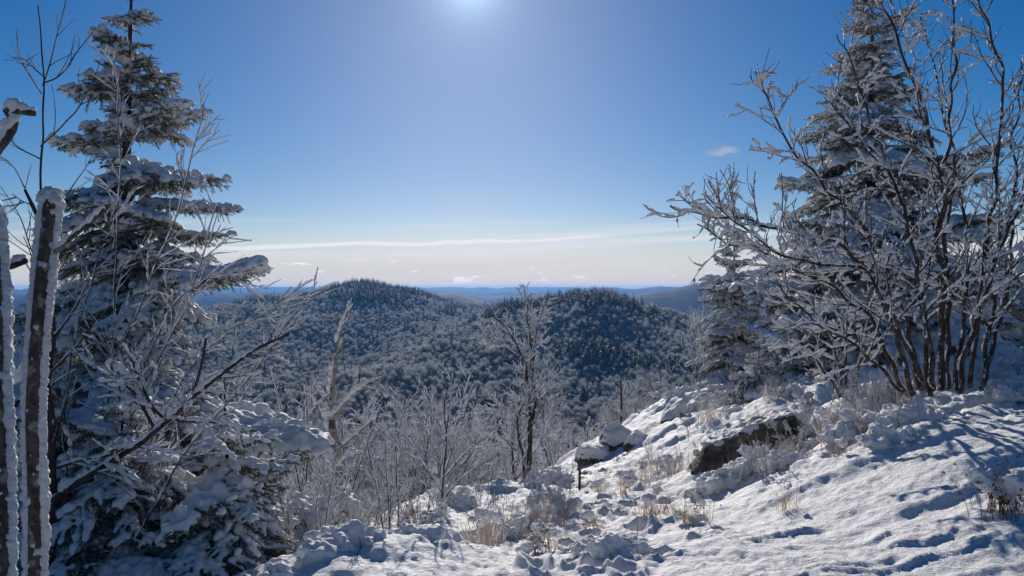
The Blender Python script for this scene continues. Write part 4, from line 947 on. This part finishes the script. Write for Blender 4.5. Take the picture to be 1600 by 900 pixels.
rock((1002, 698), 13.0, (0.42, 0.30, 0.22), 6, 'flat stone tilted toward the trail with a white top', -0.2, (0.1, 0.2), 0.05, cover=0.4)
rock((1045, 665), 13.4, (0.22, 0.36, 0.46), 7, 'upright brown stone with a steep bare face on the slope', 0.3, (0, 0.35), 0.05)
rock((1535, 515), 12.0, (0.4, 0.3, 0.24), 15, 'brown rock glimpsed behind the stems of the big shrub', 0.0, (0, 0), 0.05)

# ------------------------------------------------------------------ small things on the snow
def stake(px, py, top, d, r, label, seed, cap):
    rng = np.random.default_rng(seed); org = P(px, py, d); t = thing('snowy_stake', label, 'stake', org)
    ln = px_line([(px, py + 20, d), (px + 1, (py + top) / 2, d), (px, top, d)], r, r * 0.8, 0.03, 0.01, rng); mb = MB(); mb.tube(ln[0], ln[1], 9, 0.06, rng); mb.build('stick', M['bark'], t, True, org)
    c = MB()
    for q in range(cap):
        v, f = blob(rng, ln[0][-1] + np.array((rng.normal(0, .3) * r, -r * 0.4, r * 1.2 - q * r * 2.6)), r * rng.uniform(1.2, 1.9), 1.0, 10, 0.5); c.add(v, f)
    if cap: o = obj('snow_cap', remesh(c.mesh('c', None), 0.012, M['bough_snow'], 'snow_cap'), t); o.location = -Vector([float(v) for v in org])
    return t
stake(905, 765, 690, 10.2, .018, 'short dead stub with a tall knob of snow beside the trail', 1, 5)
stake(879, 800, 782, 8.4, .025, 'stacked little snow lumps on a grass stalk by the dry tufts', 2, 3)
stake(970, 655, 598, 22.0, .035, 'slim bare snag standing before the pale birches', 3, 0)
stake(714, 815, 785, 9.5, .035, 'dark stub poking from the snow left of the crooked tree', 4, 0) if False else None

def tuft_proto(seed, n, L, mat, snowy, name, label, cat, group, dark=False):
    rng = np.random.default_rng(seed); t = thing(name, label, cat, (0, 0, 0), group); V = []; Q = []
    for k in range(n):
        a = rng.random() * 6.28; l = L * rng.uniform(0.5, 1.1); lean = rng.uniform(0.1, 0.9); b = np.array((rng.normal(0, .06), rng.normal(0, .06), -0.03)); m = 6; u = np.linspace(0, 1, m)
        c = b + np.stack((math.cos(a) * lean * l * u ** 1.6, math.sin(a) * lean * l * u ** 1.6, l * (u - 0.35 * lean * u ** 2.6)), 1); w = np.array((-math.sin(a), math.cos(a), 0)) * 0.0028
        i0 = len(V); ww = (1 - u * 0.8)[:, None] * w
        V.extend(np.concatenate((c - ww, c + ww))); Q.extend([(i0 + i, i0 + i + 1, i0 + m + i + 1, i0 + m + i) for i in range(m - 1)])
        if dark and rng.random() < 0.8:                       # curled dead leaves
            for j in range(5):
                p = c[rng.integers(2, m)]; e1 = unit(rng.normal(0, 1, 3)) * 0.014; e2 = unit(rng.normal(0, 1, 3)) * 0.007; i0 = len(V)
                V.extend((p, p + e1 + e2, p + e1 * 2, p + e1 - e2)); Q.append((i0, i0 + 1, i0 + 2, i0 + 3))
    bl = obj('blades', raw_mesh('blades', np.array(V), Q, None, [mat], None, False), t)
    if snowy:
        c = MB()
        for q in range(snowy):
            a = rng.random() * 6.28; rr = L * rng.uniform(0, 0.45); v, f = blob(rng, (math.cos(a) * rr, math.sin(a) * rr, L * rng.uniform(0.15, 0.72)), L * rng.uniform(0.08, 0.22), 0.6, 9, 0.9); c.add(v, f)
        obj('snow_clump', remesh(c.mesh('c', None), 0.011, M['bough_snow'], 'snow_clump', 1), t); roughen(t.children[-1].data, 0.030, 0.085, seed)
    return t
ORD = 'leftmost second third fourth fifth sixth seventh eighth ninth tenth eleventh twelfth thirteenth fourteenth fifteenth sixteenth'.split()
def where(px, py, d):
    if px > 1375: return 'at the foot of the big shrub'
    if px > 1215: return 'between the rock slab and the big shrub' if d < 10.5 else 'under the tall right-hand spruce'
    if d > 10.6 and px > 1060: return 'on the slope below the small spruce'
    if px > 1060: return 'in front of the long rock slab'
    if px > 960: return 'on the trail below the boulders' if d > 7.5 else 'on the trodden trail'
    if px > 820: return 'by the trail below the crooked tree'
    return 'right of the slender sapling' if px > 692 else 'left of the slender sapling'
def singled(desc, spots):
    regs = [where(*q) for q in spots]; out = []
    for i, q in enumerate(spots):
        same = sorted((p[0], k) for k, p in enumerate(spots) if regs[k] == regs[i]); r = [k for _, k in same].index(i)
        out.append(f'{desc} {regs[i]}' + ('' if len(same) == 1 else (f', {ORD[r]}' + (' there' if r == 0 else ' from left'))))
    return out
def put(protos, spots, rng, smin=0.8, smax=1.2, desc=None):
    labels = singled(desc, spots)
    for i, (px, py, d) in enumerate(spots):
        x = (px - 800) / F * d; z = gz(x, d); tp = protos[i % len(protos)]; s = rng.uniform(smin, smax); rz = rng.random() * 6.28
        if i < len(protos): tp.location = (x, d, z); tp.rotation_euler = (0, 0, rz); tp.scale = (s,) * 3; tp['label'] = labels[i]
        else: copy_thing(tp, (x, d, z), rz, s, labels[i])
rng = np.random.default_rng(12)
g1 = [tuft_proto(500 + i, 90, 0.34, M['frosted_grass'], 2 + i, 'grass_tuft', 'tuft of pale dry frosted grass poking through the snow', 'grass', 'pale dry grass tufts in the snow') for i in range(3)]
s1 = [(860, 800, 7.4), (835, 805, 7.3), (880, 785, 7.8), (845, 785, 7.9), (1010, 745, 9.6), (1045, 738, 9.6), (1030, 725, 10), (1060, 745, 9.2), (985, 770, 9.2), (940, 775, 9.4), (1090, 740, 9.0), (1190, 735, 7.7), (1150, 750, 7.6),
      (1280, 690, 8.2), (1330, 640, 8.8), (1365, 620, 8.9), (1300, 700, 7.8), (1260, 640, 10), (1410, 620, 8.6), (815, 835, 7.1), (790, 850, 6.9), (1240, 720, 7.7), (760, 870, 6.4), (1350, 680, 7.4), (1200, 660, 11), (1110, 690, 11), (1120, 660, 12.5), (830, 770, 10.5), (790, 775, 10.8)]
put(g1, s1, rng, desc='pale frosted grass tuft')
g2 = [tuft_proto(520 + i, 40, 0.26, M['grass'], 1, 'grass_tuft', 'sparse tan grass stems bent over the trodden snow', 'grass', 'sparse tan stems beside the trail') for i in range(2)]
put(g2, [(1035, 815, 6.6), (1010, 830, 6.4), (1085, 835, 6.0), (975, 790, 8.3), (1230, 800, 5.8), (1310, 720, 6.8), (740, 890, 5.8), (925, 830, 6.6)], rng, desc='sparse tan grass stems')
g3 = [tuft_proto(540 + i, 26, 0.30, M['dead_leaf'], 3, 'dead_plant', 'withered brown leafy plant half buried under snow clumps', 'plant', 'withered brown plants under snow clumps', True) for i in range(2)]
put(g3, [(850, 865, 5.9), (655, 880, 5.6), (670, 865, 5.9), (840, 880, 5.6), (640, 860, 6.0), (1085, 840, 6.1)], rng, desc='withered brown plant')
dp = tuft_proto(560, 60, 0.36, M['dead_leaf'], 4, 'dead_plant', 'dark withered plant under a fat snow cap in the lower right corner', 'plant', None, True)
dp.location = Vector([float(v) for v in (P(1572, 830, 4.7)[0], 4.7, gz(P(1572, 830, 4.7)[0], 4.7))])

bs = [(1240, 735, 7.6), (1290, 700, 7.9), (1330, 672, 8.0), (1365, 640, 8.4), (1255, 668, 9.0), (1310, 640, 9.4), (1200, 770, 7.1), (1395, 625, 8.7), (1440, 610, 8.6), (1540, 600, 8.2), (1585, 585, 8.4), (1150, 640, 12.5), (1110, 655, 12.8), (1085, 690, 11.6), (1210, 645, 11),
      (1020, 735, 10.0), (1050, 755, 9.0), (850, 790, 7.9), (825, 815, 7.3), (880, 810, 7.3), (780, 850, 6.8), (750, 820, 7.6), (660, 850, 6.4), (620, 870, 5.8), (580, 850, 6.4), (545, 835, 7.0), (730, 785, 10), (770, 790, 9.4), (560, 800, 8.0), (500, 810, 7.6), (600, 810, 8.2), (640, 800, 8.6), (690, 800, 8.4), (475, 850, 6.0)]
bl_ = singled('low frosted twiggy bush', bs)
for i, (px, py, d) in enumerate(bs):
    x = (px - 800) / F * d; copy_thing(TP[i % 4], (x, d, gz(x, d) - 0.02), rng.random() * 6.28, rng.uniform(0.16, 0.30) if px > 700 else rng.uniform(0.2, 0.42), bl_[i], 'low frosted bushes poking from the snow')
# snow clumps resting on buried bushes
def mound_proto(seed, n, R_, name, label, group):
    rng = np.random.default_rng(seed); c = MB()
    for q in range(n):
        a = rng.random() * 6.28; rr = R_ * rng.uniform(0, 0.95) ** 0.7; v, f = blob(rng, (math.cos(a) * rr, math.sin(a) * rr, R_ * rng.uniform(-0.15, 0.5) * (1 - 0.7 * rr / R_)), R_ * rng.uniform(0.12, 0.3), 0.8, 9, 0.8); c.add(v, f)
    t = thing(name, label, 'snow mound', (0, 0, 0), group)
    obj('snow', remesh(c.mesh('c', None), 0.013, M['bough_snow'], 'snow_clump', 1), t); roughen(t.children[-1].data, 0.026, 0.09, seed)
    mb = MB()
    for q in range(14):
        a = rng.random() * 6.28; add_lines(mb, [grow(rng, (math.cos(a) * R_ * 0.4, math.sin(a) * R_ * 0.4, -0.1), (math.cos(a), math.sin(a), 0.9), R_ * rng.uniform(0.8, 1.4), 0.004, 0.002, 0.6, 0.0, 0.04)], 4)
    mb.build('twigs', M['shrub_bark'], t); return t
m1 = [mound_proto(600 + i, 34, 0.26, 'snow_mound', 'lumpy snow clump heaped on a buried bush', 'lumpy snow clumps on buried bushes') for i in range(4)]
s2 = [(1300, 665, 8.0), (1345, 650, 7.9), (1385, 655, 7.7), (1270, 680, 7.9), (1325, 690, 7.4), (1230, 740, 7.2), (1365, 615, 9.2), (1320, 620, 9.6), (1420, 600, 9.0), (1480, 600, 8.6), (1540, 590, 8.6), (1590, 560, 9.0), (1580, 600, 8.2), (1390, 700, 6.7),
      (1170, 640, 13), (1120, 620, 14), (1210, 600, 13), (1105, 775, 7.75), (1140, 768, 7.7), (1178, 752, 7.75), (1215, 742, 7.8), (1252, 728, 7.9), (1090, 650, 13.5), (1150, 670, 11.5), (1240, 630, 11), (1100, 600, 15.5), (1070, 625, 15), (1130, 590, 15.5), (1190, 620, 12.2), (1260, 600, 12), (860, 740, 11), 
      (770, 850, 6.7), (590, 860, 5.9), (720, 800, 8.8), (960, 880, 4.9), (1600, 520, 10), (1560, 540, 10.4)]
put(m1, s2, rng, 0.65, 1.25, 'lumpy snow clump')
for i, (px, py, d, R_, lab) in enumerate(((432, 905, 4.4, 0.30, 'big smooth snow mound at the bottom edge beside the low spruce'), (545, 880, 4.8, 0.34, 'broad snow mound with wavy folds at the bottom edge'), (640, 890, 5.0, 0.24, 'small snow mound beside withered brown leaves'), (495, 850, 5.6, 0.28, 'snow-covered bush behind the two big mounds'), (1425, 660, 7.4, 0.36, 'largest rounded snow mound on the bank before the big shrub'), (1345, 650, 8.2, 0.34, 'broad snow mound on the bank below the low bare shrub'), (1290, 665, 8.6, 0.28, 'snow mound just behind the upper end of the rock slab'), (1590, 620, 7.6, 0.30, 'snow mound at the edge of the photo under the big shrub'))):
    t = mound_proto(640 + i, 46, R_ * (0.8 if px < 700 else 1.0), 'snow_mound', lab, None); x = (px - 800) / F * d; t.location = Vector((x, d, gz(x, d) - 0.05))

for o in bpy.data.objects:
    if o.parent is not None and o.name.split('.')[0] in ('snow', 'needles', 'frost', 'crown', 'twigs', 'blades', 'rime'): o['kind'] = 'stuff'   # uncountable bits joined as one part
bpy.data.scenes.remove(TMP)
